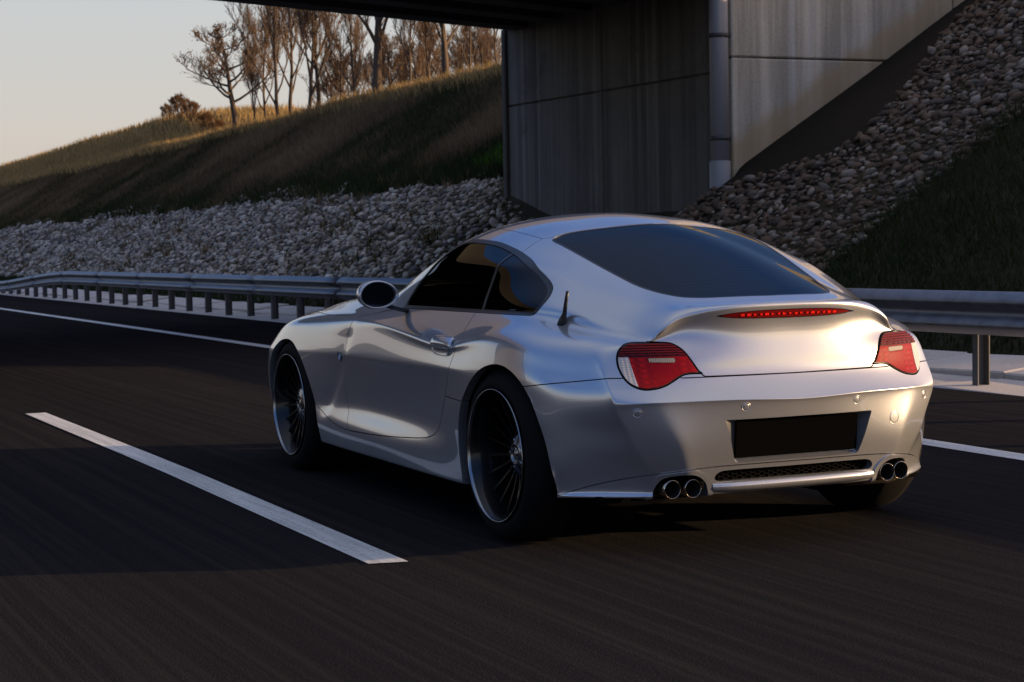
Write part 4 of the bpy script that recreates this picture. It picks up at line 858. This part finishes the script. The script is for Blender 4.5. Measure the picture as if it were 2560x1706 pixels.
# dark inner liner, so that gaps and arches read as depth
DLO = catmull([(1.225, .842, 1), (1.232, .915), (1.215, .99), (1.165, 1.055), (1.09, 1.103), (.985, 1.131), (.87, 1.138), (.774, 1.136), (.611, 1.126), (.483, 1.108), (.353, 1.083), (.208, 1.045), (.085, 1.0), (.0, .963), (-.037, .936), (-.055, .905), (-.045, .873), (-.020, .850, 1), (.106, .850), (.412, .848), (.794, .845)])
RG = catmull([(0, .318, 1), (.10, .326), (.21, .346), (.30, .358), (.37, .362), (.43, .355), (.462, .330), (.462, .25), (.452, .13), (.437, 0), (.418, -.13), (.400, -.24), (.376, -.33), (.350, -.40), (.315, -.455), (.25, -.495), (.15, -.515), (0, -.525, 1), (-.1, -.525, 1), (-.1, .318, 1)])
WS = catmull([(-.1, 1.16, 1), (0, 1.16, 1), (.2, 1.14), (.36, 1.09), (.45, 1.08), (.50, 1.13), (.545, 1.25), (.585, 1.40), (.61, 1.52), (.56, 1.66), (.42, 1.77), (.2, 1.84), (0, 1.85, 1), (-.1, 1.85, 1)])
gl_i, SH = cut(SH, masked(yz(DLO), lambda V: (V[:, 0] > .45) & (V[:, 2] > .8)), .001)
rg_i, SH = cut(SH, masked(xy(RG), lambda V: (V[:, 2] > .893) & (V[:, 1] < .8)), .002)
ws_i, SH = cut(SH, masked(xy(WS), lambda V: (V[:, 2] > .88) & (V[:, 1] > .8)), .002)
_, LN = split(SH, np.where((SH[0][:, 2] < .35) & (SH[0][:, 1] < -.25), -1.0, 1.0)); REC0 = np.array([(-.1, .32), (.34, .32), (.34, .51), (-.1, .51)])
_, LN = split(LN, masked(xz(REC0), lambda V: V[:, 1] < -.3)(LN[0])); lin = (LN[0]-LN[1]*.022, LN[1], LN[2]); panel('inner_liner', lin, M['void'], car, center=True, flange=0)
# side glass: seal, door window, pillar strip, quarter window
trim_i, tr_o = cut(gl_i, lambda V: yz(DLO)(V)+.014, 0.0)
panel('window_seal', tr_o, M['seal'], car, flange=.006, off=.0015)
BL0, BL1 = np.array((.414, 1.15)), np.array((.399, .80))
BL0 = np.array((.4155, 1.15)); bdir = np.array([[.42, 1.16], [.40, .80]])
bl = lambda V: sdline(V[:, 1:3], np.array([[.416, 1.2], [.396, .78]]))
strip_o, a_ = None, None
fr_, rest_ = split(trim_i, bl(trim_i[0])+.010)       # one side
mid_, bk_ = split(rest_, bl(rest_[0])-.010)
w1 = panel('door_window', fr_ if fr_[0][:, 1].mean() > .4 else bk_, M['glass'], car, flange=.004, off=-.003)
w2 = panel('quarter_window', bk_ if fr_[0][:, 1].mean() > .4 else fr_, M['glass'], car, flange=.004, off=-.003)
panel('window_pillar', mid_, M['seal'], car, flange=.004, off=-.001)
rim_i, rim_o = cut(rg_i, lambda V: xy(RG)(V)+.010, 0.0)
panel('rear_window_seal', rim_o, M['seal'], car, center=True, flange=.006, off=-.001)
panel('rear_window', rim_i, M['rglass'], car, center=True, flange=0, off=-.002)
rim_i, rim_o = cut(ws_i, lambda V: xy(WS)(V)+.02, 0.0)
panel('windshield_seal', rim_o, M['seal'], car, center=True, flange=.006, off=-.001); panel('windshield', rim_i, M['wglass'], car, center=True, flange=0, off=-.002)
rear = lambda V: (V[:, 1] < -.30)
# tail lamps
TL = catmull([(.362, .6545, 1), (.43, .6525), (.475, .631), (.51, .615), (.55, .606), (.59, .606), (.624, .624), (.643, .658), (.648, .70), (.638, .735), (.615, .756), (.57, .766), (.50, .766), (.455, .7605), (.425, .739), (.40, .70), (.378, .665)])
BRK = catmull([(0, .8715, 1), (.12, .8700), (.22, .8645), (.30, .8535, 1), (.22, .8450), (.12, .8415), (0, .8405, 1), (-.05, .8405, 1), (-.05, .8715, 1)])
tl_i, SH = cut(SH, masked(xz(TL), rear), .005)
bk_i, SH = cut(SH, masked(xz(BRK), lambda V: V[:, 1] < -.5), .002)
# plate recess
REC = catmull([(-.05, .4925, 1), (0, .4925, 1), (.314, .4915, 1), (.300, .455, 1), (.266, .345), (.258, .334, 1), (0, .334, 1), (-.05, .334, 1)])
rec_i, SH = cut(SH, masked(xz(REC), rear), .0)
# lid
LID = catmull([(-.1, .6415, 1), (0, .6415, 1), (.361, .6435, 1), (.376, .664), (.398, .70), (.423, .740), (.453, .762), (.50, .7675), (.5335, .7715, 1), (.56, .80, 1), (.55, .90, 1), (.30, .97, 1), (-.1, .97, 1)])
lid_i, SH = cut(SH, masked(xz(LID), lambda V: (V[:, 1] < -.44)), lambda V: np.where(V[:, 2] < .772, .0045, .0002))
# bumper, lower valance, exhaust cut-outs, grille
zb = lambda V: V[:, 2]-np.where(V[:, 0] > .45, .605+.041*np.clip((-.236-V[:, 1])/.32, 0, 1), .6415)
bump_i, SH = cut(SH, lambda V: np.where(V[:, 1] < -.1, zb(V), .15), .004)
ZD = catmull([(-.05, .327), (0, .327), (.25, .3265), (.34, .3245), (.43, .319), (.55, .303), (.64, .283), (.705, .262), (.765, .235), (.80, .215), (.90, .19)], False)
val_i, bump_i = cut(bump_i, lambda V: V[:, 2]-np.interp(V[:, 0], ZD[:, 0], ZD[:, 1]), .003)
EXC = catmull([(.549, .10, 1), (.549, .20, 1), (.535, .264), (.512, .293), (.45, .304), (.408, .298), (.374, .273), (.360, .235), (.352, .20, 1), (.352, .10, 1)])
ex_i, val_i = cut(val_i, masked(xz(EXC), rear), 0.0)
exr_i, val_i = cut(val_i, masked(lambda V: xz(EXC)(V)-.017, rear), 0.0)
MSH = catmull([(-.05, .3115, 1), (0, .3115, 1), (.29, .3105), (.325, .304), (.338, .288), (.334, .276), (.31, .270), (.2, .270), (0, .270, 1), (-.05, .270, 1)])
ms_i, val_i = cut(val_i, masked(xz(MSH), rear), 0.0)
# doors, sills, wings, bonnet
DOOR = catmull([(1.64, .790, 1), (1.705, .70), (1.725, .63), (1.752, .548), (1.745, .45), (1.722, .393), (1.702, .342), (1.697, .272, 1), (1.466, .278), (1.216, .289), (.966, .306), (.76, .324), (.657, .346), (.593, .387), (.545, .449), (.493, .517), (.440, .600), (.385, .70), (.378, .735), (.405, .785), (.441, .843, 1), (.45, .862, 1), (1.215, .862, 1), (1.255, .842, 1), (1.45, .823)])
dr_i, SH = cut(SH, masked(yz(DOOR), side), .0042)
SILL = catmull([(2.30, .05, 1), (2.30, .405, 1), (2.179, .379, 1), (2.076, .339), (1.923, .299), (1.806, .280), (1.698, .271, 1), (1.6, .33, 1), (1.0, .36, 1), (.66, .42, 1), (.52, .490, 1), (.4925, .5175, 1), (.30, .512, 1), (.1, .51, 1), (.1, .05, 1)])
si_i, SH = cut(SH, masked(yz(SILL), side), .0038)
HOOD = catmull([(-.1, 1.875, 1), (0, 1.875, 1), (.22, 1.86), (.44, 1.79), (.60, 1.70), (.705, 1.60), (.765, 1.575, 1), (.800, 1.66), (.800, 1.88), (.782, 2.15), (.752, 2.35), (.70, 2.62), (.60, 2.88), (.44, 3.08), (.25, 3.19), (0, 3.22, 1), (-.1, 3.22, 1)])
ho_i, SH = cut(SH, masked(xy(HOOD), lambda V: V[:, 2] > .61), .004)
FEN = catmull([(1.64, .790, 1), (1.705, .70), (1.725, .63), (1.752, .548), (1.745, .45), (1.722, .393), (1.702, .342), (1.697, .272, 1), (1.69, .05, 1), (3.6, .05, 1), (3.6, .95, 1), (1.60, .95, 1), (1.60, .82, 1)])
fe_i, SH = cut(SH, masked(yz(FEN), lambda V: (V[:, 1] > 1.3) & ((V[:, 0] > .70) | (V[:, 1] > 2.0))), .0038)
fb_i, fe_i = cut(fe_i, lambda V: np.where(V[:, 1] > 2.9, V[:, 2]-.60, .15), .004)
# roof
ROOF = catmull([(-.1, .318, 1), (0, .318, 1), (.21, .346, 1), (.37, .364, 1), (.45, .362, 1), (.480, .384, 1), (.487, .514), (.482, .664), (.462, .85), (.430, 1.0), (.385, 1.085, 1), (.2, 1.14, 1), (0, 1.16, 1), (-.1, 1.16, 1)])
ro_i, SH = cut(SH, masked(xy(ROOF), lambda V: V[:, 2] > 1.04), .0028)
pil_i, SH = cut(SH, masked(lambda V: -(V[:, 1]-(.384-.25*(V[:, 0]-.48))), lambda V: V[:, 2] > 1.0), .0028)
def archlip(V, n):   # arch edges turn inwards; other edges are ordinary flanges
    a = np.hypot(V[:, 1]-2.495, V[:, 2]-.33) < .45; b_ = np.hypot(V[:, 1]-0, V[:, 2]-.33) < .44
    k = (a | b_)[:, None]; return np.where(k, np.stack([-np.full(len(V), .035), 0*V[:, 0], 0*V[:, 0]], -1), -n*.010)
P_ = M['paint']
def pieces(Ms):
    V, N, T = Ms; lab = np.arange(len(V))
    while True:
        m_ = lab[T].min(1); new = lab.copy()
        for k in range(3): np.minimum.at(new, T[:, k], m_)
        new = new[new]
        if (new == lab).all(): break
        lab = new
    out = []
    for u in np.unique(lab[T[:, 0]]):
        t = T[lab[T[:, 0]] == u]; us, inv = np.unique(t, return_inverse=True); out.append((V[us], N[us], inv.reshape(-1, 3)))
    return sorted(out, key=lambda q: -len(q[2]))
for q_ in pieces(SH):
    if len(q_[2]) < 12: continue
    cy_ = q_[0][:, 1].mean(); cz_ = q_[0][:, 2].mean()
    panel('cowl_panel' if cy_ > 1.1 and cz_ > .6 else 'rocker_panel' if cz_ < .35 else 'rear_quarter_panel', q_, P_, car, vec=archlip)
panel('front_pillar', pil_i, P_, car); panel('roof', ro_i, P_, car, center=True)
doors = panel('door', dr_i, P_, car); panel('side_skirt', si_i, P_, car, vec=archlip)
panel('bonnet', ho_i, P_, car, center=True); wings = panel('front_wing', fe_i, P_, car, vec=archlip); panel('front_bumper', fb_i, P_, car, center=True)
lid = panel('tailgate', lid_i, P_, car, center=True)[0]
bumper = panel('rear_bumper', bump_i, P_, car, center=True, vec=lambda V, n: np.where(((np.abs(V[:, 0]) < .32) & (V[:, 2] < .494) & (V[:, 2] > .331) & (V[:, 1] < -.5))[:, None],
        np.stack([np.clip(V[:, 0], -.268, .268)-V[:, 0], (-.690-.10*(V[:, 2]-.42))-V[:, 1]+0*V[:, 0], np.clip(V[:, 2], .345, .4905)-V[:, 2]], -1), archlip(V, n)))[0]
b = MB(); b.add([(-.27, -.6815, .34), (.27, -.6815, .34), (.27, -.6960, .493), (-.27, -.6960, .493)], [(0, 1, 2, 3)]); b.build('plate_recess', P_, bumper)
panel('lower_valance', val_i, P_, car, center=True, off=.004, vec=lambda V, n: np.where((V[:, 2] > .262)[:, None] & (np.abs(V[:, 0]) < .345)[:, None], np.array([[0, .035, 0]]), archlip(V, n)))
panel('exhaust_surround', exr_i, P_, car, flange=.03, off=.009)
# lamps
tails = []
LR = [('tail_lamp', tl_i)]
tl_o = panel('tail_lamp', cut(tl_i, lambda V: xz(TL)(V)+.0045, 0.0)[1], M['black'], car, flange=.012, off=.001)
body_l = cut(tl_i, lambda V: xz(TL)(V)+.0045, 0.0)[0]
topband, low = cut(body_l, lambda V: -(V[:, 2]-(.7165+.0*V[:, 0])), .0004)
clearp, midp = cut(low, lambda V: -(V[:, 0]-(.598+.10*(V[:, 2]-.61))), .0008)
rv, midp = cut(midp, xz(catmull([(.457, .6945, 1), (.545, .6965, 1), (.549, .7125, 1), (.457, .7120, 1)])), .0015)
tz, midp = cut(midp, xz(catmull([(.457, .690, 1), (.547, .692, 1), (.535, .622, 1), (.49, .628, 1), (.442, .655, 1)])), .0006)
for nm, ms, mt in (('top_reflector', topband, 'reddark'), ('clear_lens', clearp, 'clear'), ('reversing_lens', rv, 'revlamp'), ('centre_lens', tz, 'redplain'), ('red_lens', midp, 'red')):
    r = panel(nm, ms, M[mt], None, flange=.004, off=.004+.001*(nm == 'clear_lens'))
    for o, p in zip(r, tl_o): o.parent = p
for k in range(5):   # raised ribs of the dark top band
    zc = .7225+k*.0085; rb, _ = cut(topband, lambda V: np.abs(V[:, 2]-zc)-.0022, 0.0)
    for o, p in zip(panel('lens_rib', rb, M['rib'], None, flange=.003, off=.007), tl_o): o.parent = p
bl_in, bl_out = cut(bk_i, lambda V: xz(BRK)(V)+.0022, 0.0)
bro = panel('brake_lamp', bl_in, M['brkred'], car, center=True, flange=.004, off=-.001)[0]
for k in range(-8, 9):
    x = k*.0245
    lz = .8562-.022*x*x; sg, _ = cut(bl_in, lambda V: np.maximum(np.abs(V[:, 0]-abs(x))-.0085, np.abs(V[:, 2]-lz)-.0042), 0.0)
    if len(sg[2]) == 0: continue
    V, N, T = sg; V = V+N*.0012; s = -1 if x < 0 else 1
    if k == 0: V = np.concatenate([V, V*[-1, 1, 1]]); T = np.concatenate([T, T[:, ::-1]+len(N)])
    elif s < 0: V = V*[-1, 1, 1]; T = T[:, ::-1]
    link('lamp_segment', npmesh('lamp_segment', V, T, M['led']), bro)
# number plate
b = MB(); b.box((0, 0, 0), (.524, .012, .136), Matrix.Rotation(.094, 3, 'X'), bev=.004); b.build('number_plate', M['plate'], car, (0, -.7005, .4175))
# honeycomb grille
hexr = .0125; gm = MB()
cols_ = int(.70/(hexr*1.5)); 
def hexring(cx, cz, r, yb):
    for k in range(6):
        a0, a1 = math.pi/3*k, math.pi/3*(k+1); p0 = (cx+r*math.cos(a0)*1.0, yb, cz+r*math.sin(a0)*.62); p1 = (cx+r*math.cos(a1), yb, cz+r*math.sin(a1)*.62); gm.tube([p0, p1], .0017, 4, cap=False)
for i in range(-16, 17):
    for j in range(-2, 3):
        cx = i*hexr*1.5; cz = .290+(j+(.5 if i % 2 else 0))*hexr*1.74*.62
        if abs(cx) < .34 and .266 < cz < .316: hexring(cx, cz, hexr, -.672+.06*cx*cx)
gm.build('honeycomb_grille', M['void'], car)['kind'] = 'stuff'
b = MB(); b.box((0, -.55, .29), (.74, .06, .12)); b.build('grille_backing', M['void'], car)
nb = 41; pf = [(-.700, .2695), (-.712, .2680), (-.7215, .2580), (-.7225, .2480), (-.716, .2380), (-.702, .2300), (-.690, .2290)]
V = []; F = []
for i in range(nb):
    x = -.345+.69*i/(nb-1); ed = 1-abs(x/.345)**6; yo = .050*x*x*1.6+.006*(x/.3)**2
    for (y_, z_) in pf: V.append((x, -.700+(y_+.700)*(.25+.75*ed)+yo, .249+(z_-.249)*(.7+.3*ed)))
for i in range(nb-1):
    for j in range(len(pf)-1): F.append((i*len(pf)+j, (i+1)*len(pf)+j, (i+1)*len(pf)+j+1, i*len(pf)+j+1))
b = MB(); b.add(V, F, True); b.build('valance_blade', M['paint'], car)
# exhausts and underside
for s in (-1, 1):
    for x in (.4175, .491):
        b = MB(); yb = -.672 if x < .45 else -.655
        b.lathe([(0, .0308), (-.002, .0312), (-.003, .0320), (-.001, .0330), (.02, .0328), (.16, .031), (.16, .029)], (s*x, yb, .2505), 32, 'y'); o = b.build('exhaust_pipe', M['chrome'], car)
        b = MB(); b.lathe([(.001, .0309), (.14, .0290), (.141, 0)], (s*x, yb, .2505), 24, 'y'); b.build('bore', M['soot'], o)
    b = MB(); prof = []
    for k in range(9):
        t = k/8; prof.append((s*(.33+.36*t), -.43+.02*math.sin(t*3.1), .225))
    b.tube(prof, [.02, .07, .09, .095, .096, .095, .09, .07, .02], 20, squash=.62); b.build('muffler', M['muffler'], car)
b = MB(); b.box((0, 1.2, .215), (1.42, 3.4, .05), bev=.02); b.box((0, -.30, .30), (.9, .50, .10), bev=.03); b.box((.46, -.45, .27), (.22, .1, .15)); b.box((-.46, -.45, .27), (.22, .1, .15)); b.build('underbody', M['void'], car)
for s in (-1, 1):
    for y in (0, 2.495):
        b = MB(); pr = []; n = 24; V = []; F = []
        for x in (.52, .745):
            for k in range(n+1):
                a = math.pi*(-.12+1.24*k/n); V.append((s*x, y+.385*math.cos(a), .33+.365*math.sin(a)))
        for k in range(n): F.append((k, k+1, n+2+k, n+1+k))
        b.add(V, F, True); b.add([(s*.52, y-.42, .1), (s*.52, y+.42, .1), (s*.52, y+.42, .75), (s*.52, y-.42, .75)], [(0, 1, 2, 3)]); b.build('wheel_well', M['void'], car)
# sensors, towing cover, badges
surf_pts = S0.reshape(-1, 3); sn = grid_mesh(S0)[1]
def on_surf(p):
    d = ((surf_pts-np.array(p))**2).sum(1); i = int(np.argmin(d)); n = sn[i]; q = np.array(p)-n*np.dot(np.array(p)-surf_pts[i], n); return q, n
def disc(name, p, prof, m, sx=1, sq=(1, 1), seg=28, parent=None):
    q, n = on_surf(p); q = q*[sx, 1, 1]; n = n*[sx, 1, 1]; b = MB(); b.lathe(prof, (0, 0, 0), seg, 'z'); o = b.build(name, m, parent or car)
    o.rotation_euler = Vector(n).to_track_quat('Z', 'Y').to_euler(); o.location = q; o.scale = (sq[0], sq[1], 1); return o
for sx in (-1, 1):
    for p in ((.617, -.636, .526), (.236, -.741, .535)):
        o = disc('parking_sensor', p, [(-.002, .0172), (.0006, .0168), (.0008, .0155), (-.0004, .0144), (-.0030, .0140), (-.0030, .0120), (.0004, .0114), (.0007, .0100), (.0008, 0)], M['paint'], sx)
o = disc('towing_cover', (.428, -.703, .457), [(-.002, .0250), (.0004, .0246), (.0005, .0232), (-.0016, .0226), (-.0016, .0216), (.0004, .0210), (.0006, .018), (.0007, 0)], M['paint'])
M['badge_blue'] = mat('badge_blue', (.02, .12, .42), .3); M['badge_white'] = mat('badge_white', (.75, .75, .76), .3)
def roundel(p, sx, sc=1.0):
    o = disc('badge', p, [(-.002, .0300), (.0030, .0290), (.0034, .0230), (.0012, .0222), (.0012, 0)], M['chrome'] if False else M['black'], sx); o.scale = (sc, sc, 1)
    r = MB(); r.lathe([(.0030, .0300), (.0042, .0290), (.0042, .0280), (.0030, .0270)], (0, 0, 0), 32, 'z', closed=True); r.build('ring', M['lip'], o)
    for k in range(4):
        V = [(0, 0, .003)]+[(.0215*math.cos(a), .0215*math.sin(a), .003) for a in [math.pi/2*k+math.pi/16*j for j in range(9)]]
        q = MB(); q.add(V, [(0, j, j+1) for j in range(1, 9)]); q.build('quadrant', M['badge_blue'] if k % 2 else M['badge_white'], o)
for sx in (-1, 1): roundel((.846, 1.79, .606), sx, .72)
# door handles
for sx, dpar in ((1, doors[0]), (-1, doors[1])):
    hz = [(.632, .700), (.640, .728), (.618, .752), (.545, .757), (.455, .750), (.412, .728), (.415, .695), (.452, .680), (.54, .677), (.608, .684)]
    H = catmull(hz); Vt = []; 
    def lift(poly, off):
        o_ = []
        for y, z in poly:
            q, n = on_surf((.86, y, z)); d = ((surf_pts[:, 1]-y)**2+(surf_pts[:, 2]-z)**2+(surf_pts[:, 0] < .6)*9); i = int(np.argmin(d)); o_.append((sx*(surf_pts[i, 0]+off), y, z))
        return o_
    c = H.mean(0); rings = [(1.0, .0005), (.985, .0035), (.93, .0035), (.88, -.001), (.6, -.001), (0.02, -.001)]
    b = MB(); n = len(H); VV = []
    base = np.array(lift(H, 0.0)); 
    cx = np.array([sx*.862, c[0], c[1]])
    for k, off in rings:
        P3 = cx+(base-cx)*k; P3[:, 0] = cx[0]+(base[:, 0]-cx[0])*k+sx*off; VV += [tuple(p) for p in P3]
    F = [(r*n+i, r*n+(i+1) % n, (r+1)*n+(i+1) % n, (r+1)*n+i) for r in range(len(rings)-1) for i in range(n)]
    b.add(VV, F, True); ho = b.build('handle_recess', M['paint'], dpar)
    # pull flap: a curved bar over the upper half
    b = MB(); nu, nv = 14, 7; V = []
    for i in range(nu):
        u = i/(nu-1); y = .628-.218*u
        for j in range(nv):
            v = j/(nv-1); zz = .752-.045*v+.0-.018*u*0+.004*math.sin(math.pi*u); bul = .020*math.sin(math.pi*min(v*.9+.05, 1))*(math.sin(math.pi*min(max(u*.96+.02, 0), 1))**.35)
            V.append((sx*(.853+.018*v+.006*u+bul), y, zz))
    F = [(i*nv+j, i*nv+j+1, (i+1)*nv+j+1, (i+1)*nv+j) for i in range(nu-1) for j in range(nv-1)]
    b.add(V, F, True); o = b.build('door_handle', M['paint'], dpar); md = o.modifiers.new('t', 'SOLIDIFY'); md.thickness = .006; md.offset = 0
    b = MB(); b.lathe([(0, .0105), (.003, .010), (.003, .006), (.001, .0055), (.001, 0)], (sx*.8735, .447, .694), 20, 'x', sx); b.build('key_lock', M['lip'], dpar)
# side mirrors
for sx in (-1, 1):
    mo = empty('side_mirror', (sx*.94, 1.015, .912)); mo.parent = car
    b = MB(); nu, nv = 28, 14; V = []
    for i in range(nv):
        t = i/(nv-1); ph = math.pi/2*t; rr = math.cos(ph)**.62 if t < 1 else 0.0; yy = .015+.115*math.sin(ph)
        for k in range(nu):
            a = 2*math.pi*k/nu; cxx, czz = math.cos(a), math.sin(a); ex = .107 if cxx*sx > 0 else .107; V.append((ex*rr*cxx*(1-.05*czz), yy-.01*cxx*sx, .067*rr*czz*(1+.10*cxx*sx)+.012*t))
    F = [(i*nu+k, i*nu+(k+1) % nu, (i+1)*nu+(k+1) % nu, (i+1)*nu+k) for i in range(nv-1) for k in range(nu)]
    n0 = len(V)
    for r_, yo in ((.985, -.004), (.93, -.008), (.87, -.004), (.86, .012)):
        for k in range(nu):
            a = 2*math.pi*k/nu; cxx, czz = math.cos(a), math.sin(a); V.append((.107*r_*cxx*(1-.05*czz), .015+yo-.01*cxx*sx, .067*r_*czz*(1+.10*cxx*sx)))
    F += [(k, (k+1) % nu, n0+(k+1) % nu, n0+k)[::-1] for k in range(nu)]
    F += [(n0+r*nu+k, n0+r*nu+(k+1) % nu, n0+(r+1)*nu+(k+1) % nu, n0+(r+1)*nu+k)[::-1] for r in range(3) for k in range(nu)]
    b.add(V, F, True); b.build('mirror_housing', M['paint'], mo)
    V = [(0, .021, 0)]+[(.107*.86*math.cos(2*math.pi*k/nu)*(1-.05*math.sin(2*math.pi*k/nu)), .022-.01*math.cos(2*math.pi*k/nu)*sx, .067*.86*math.sin(2*math.pi*k/nu)*(1+.10*math.cos(2*math.pi*k/nu)*sx)) for k in range(nu)]
    b = MB(); b.add(V, [(0, 1+k, 1+(k+1) % nu) for k in range(nu)]); b.build('mirror_glass', M['mirror'], mo)
    b = MB(); b.tube([(-sx*.04, .06, -.045), (-sx*.10, .09, -.066), (-sx*.155, .14, -.078), (-sx*.20, .17, -.085)], [.020, .018, .018, .020], 12, squash=.6); b.build('mirror_arm', M['black'], mo)
    mo.scale = (.88, .88, .90)
# aerial
b = MB(); q, n = on_surf((.678, -.183, .827))
x0, y0, z0 = -q[0], q[1], q[2]
b.tube([(x0, y0-.0, z0-.006), (x0+.0, y0-.004, z0+.012), (x0, y0-.018, z0+.035), (x0-.0, y0-.035, z0+.09), (x0, y0-.046, z0+.118)], [.021, .015, .0085, .0065, .006], 14); b.build('aerial', M['black'], car)
# cabin
b = MB(); b.box((0, 1.42, .80), (1.30, .42, .10), bev=.04); b.box((0, 1.55, .70), (1.36, .5, .2)); b.build('dashboard', M['trim'], car)
b = MB(); V = []; F = []; 
b.box((0, .65, .42), (1.34, 1.5, .06)); b.box((0, -.05, .62), (1.15, .10, .34)); b.box((.70, .7, .60), (.05, 1.6, .40)); b.box((-.70, .7, .60), (.05, 1.6, .40)); b.build('cabin_floor', M['trim'], car)
for sx in (-1, 1):
    st = empty('seat'); st.parent = car; st.location = (sx*.36, .42, .42)
    b = MB(); b.box((0, .24, .10), (.48, .50, .14), bev=.05); b.build('seat_cushion', M['seat'], st)
    b = MB(); b.box((0, -.04, .34), (.46, .12, .50), Matrix.Rotation(.25, 3, 'X'), bev=.05); b.build('backrest', M['seat'], st)
    b = MB(); b.box((0, -.12, .62), (.24, .08, .14), Matrix.Rotation(.2, 3, 'X'), bev=.035); b.build('headrest', M['seat'], st)
sw = MB(); ring = [(-.37+.185*math.cos(a), 1.0+.06*math.sin(a)*-1, .80+.175*math.sin(a)) for a in [2*math.pi*k/32 for k in range(33)]]
sw.tube(ring, .016, 8, cap=False); sw.tube([(-.55, 1.0, .80), (-.37, 1.03, .78), (-.19, 1.0, .80)], [.012, .04, .012], 8); sw.tube([(-.37, 1.03, .78), (-.37, 1.06, .64)], .014, 8); sw.build('steering_wheel', M['black'], car)

# ------------------------------------------------------------------ wheels
def wheel(x, y, sx, front):
    wz = .330; W0 = .0
    e = empty('wheel', (sx*x, y, wz)); e.parent = car
    R_ = .2505; T_ = .3285
    b = MB(); b.lathe([(-.215, .235), (-.222, .262), (-.218, .30), (-.195, .320), (-.16, .3255), (-.07, .3265), (-.038, .320), (-.016, .302), (-.004, .280), (-.002, .262), (-.010, .250), (-.02, .245)], (0, 0, 0), 72, 'x', sx); b.build('tyre', M['rubber'], e)
    b = MB(); b.lathe([(-.012, .2470), (.002, .2515), (.005, .2500), (.0045, .2475), (-.002, .2450), (-.006, .2440)], (0, 0, 0), 72, 'x', sx); b.build('rim_lip', M['lip'], e)
    dp = .070 if front else .105
    b = MB(); b.lathe([(-.006, .2440), (-.014, .2385), (-.030, .232), (-dp*.7, .224), (-dp-.02, .214), (-.19, .212)], (0, 0, 0), 72, 'x', sx); b.build('rim_barrel', M['rim'], e)
    for k in range(20):
        a = 2*math.pi*k/20+.2; b = MB(); ca, sa = math.cos(a), math.sin(a)
        pr = [(-dp*.62-.004, .226, .0050), (-dp*.74, .19, .0050), (-dp*.86, .14, .0055), (-dp*.92, .10, .006), (-dp*.93, .066, .007)]
        V = []; F = []
        for (dx, r, hw) in pr:
            for (o1, o2) in ((-hw, -.012), (-hw*.75, .0), (hw*.75, .0), (hw, -.012)): V.append((sx*(dx+o2), r*ca-o1*sa, r*sa+o1*ca))
        for i in range(len(pr)-1):
            for j in range(3): F.append((i*4+j, i*4+j+1, i*4+5+j, i*4+4+j))
        b.add(V, F, False); b.build('spoke', M['rim'], e)
    b = MB(); b.lathe([(-dp*.93-.03, .088), (-dp*.93, .080), (-dp*.90, .070), (-dp*.86, .062), (-dp*.80, .040), (-dp*.78, .036), (-dp*.84, .034), (-dp*.84, .020), (-dp*.80, .014), (-dp*.78, 0)], (0, 0, 0), 40, 'x', sx); b.build('hub', M['hub'], e)
    for k in range(5):
        a = 2*math.pi*k/5; b = MB(); b.lathe([(-dp*.90, .009), (-dp*.82, .008), (-dp*.82, 0)], (0, .053*math.cos(a), .053*math.sin(a)), 6, 'x', sx); b.build('wheel_nut', M['lip'], e)
    b = MB(); b.lathe([(-dp-.045, .06), (-dp-.045, .172), (-dp-.070, .172), (-dp-.070, .06)], (0, 0, 0), 48, 'x', sx); b.build('brake_disc', M['disc'], e)
    return e
for sx in (-1, 1):
    wheel(.880, 0, sx, False); wheel(.873, 2.495, sx, True)
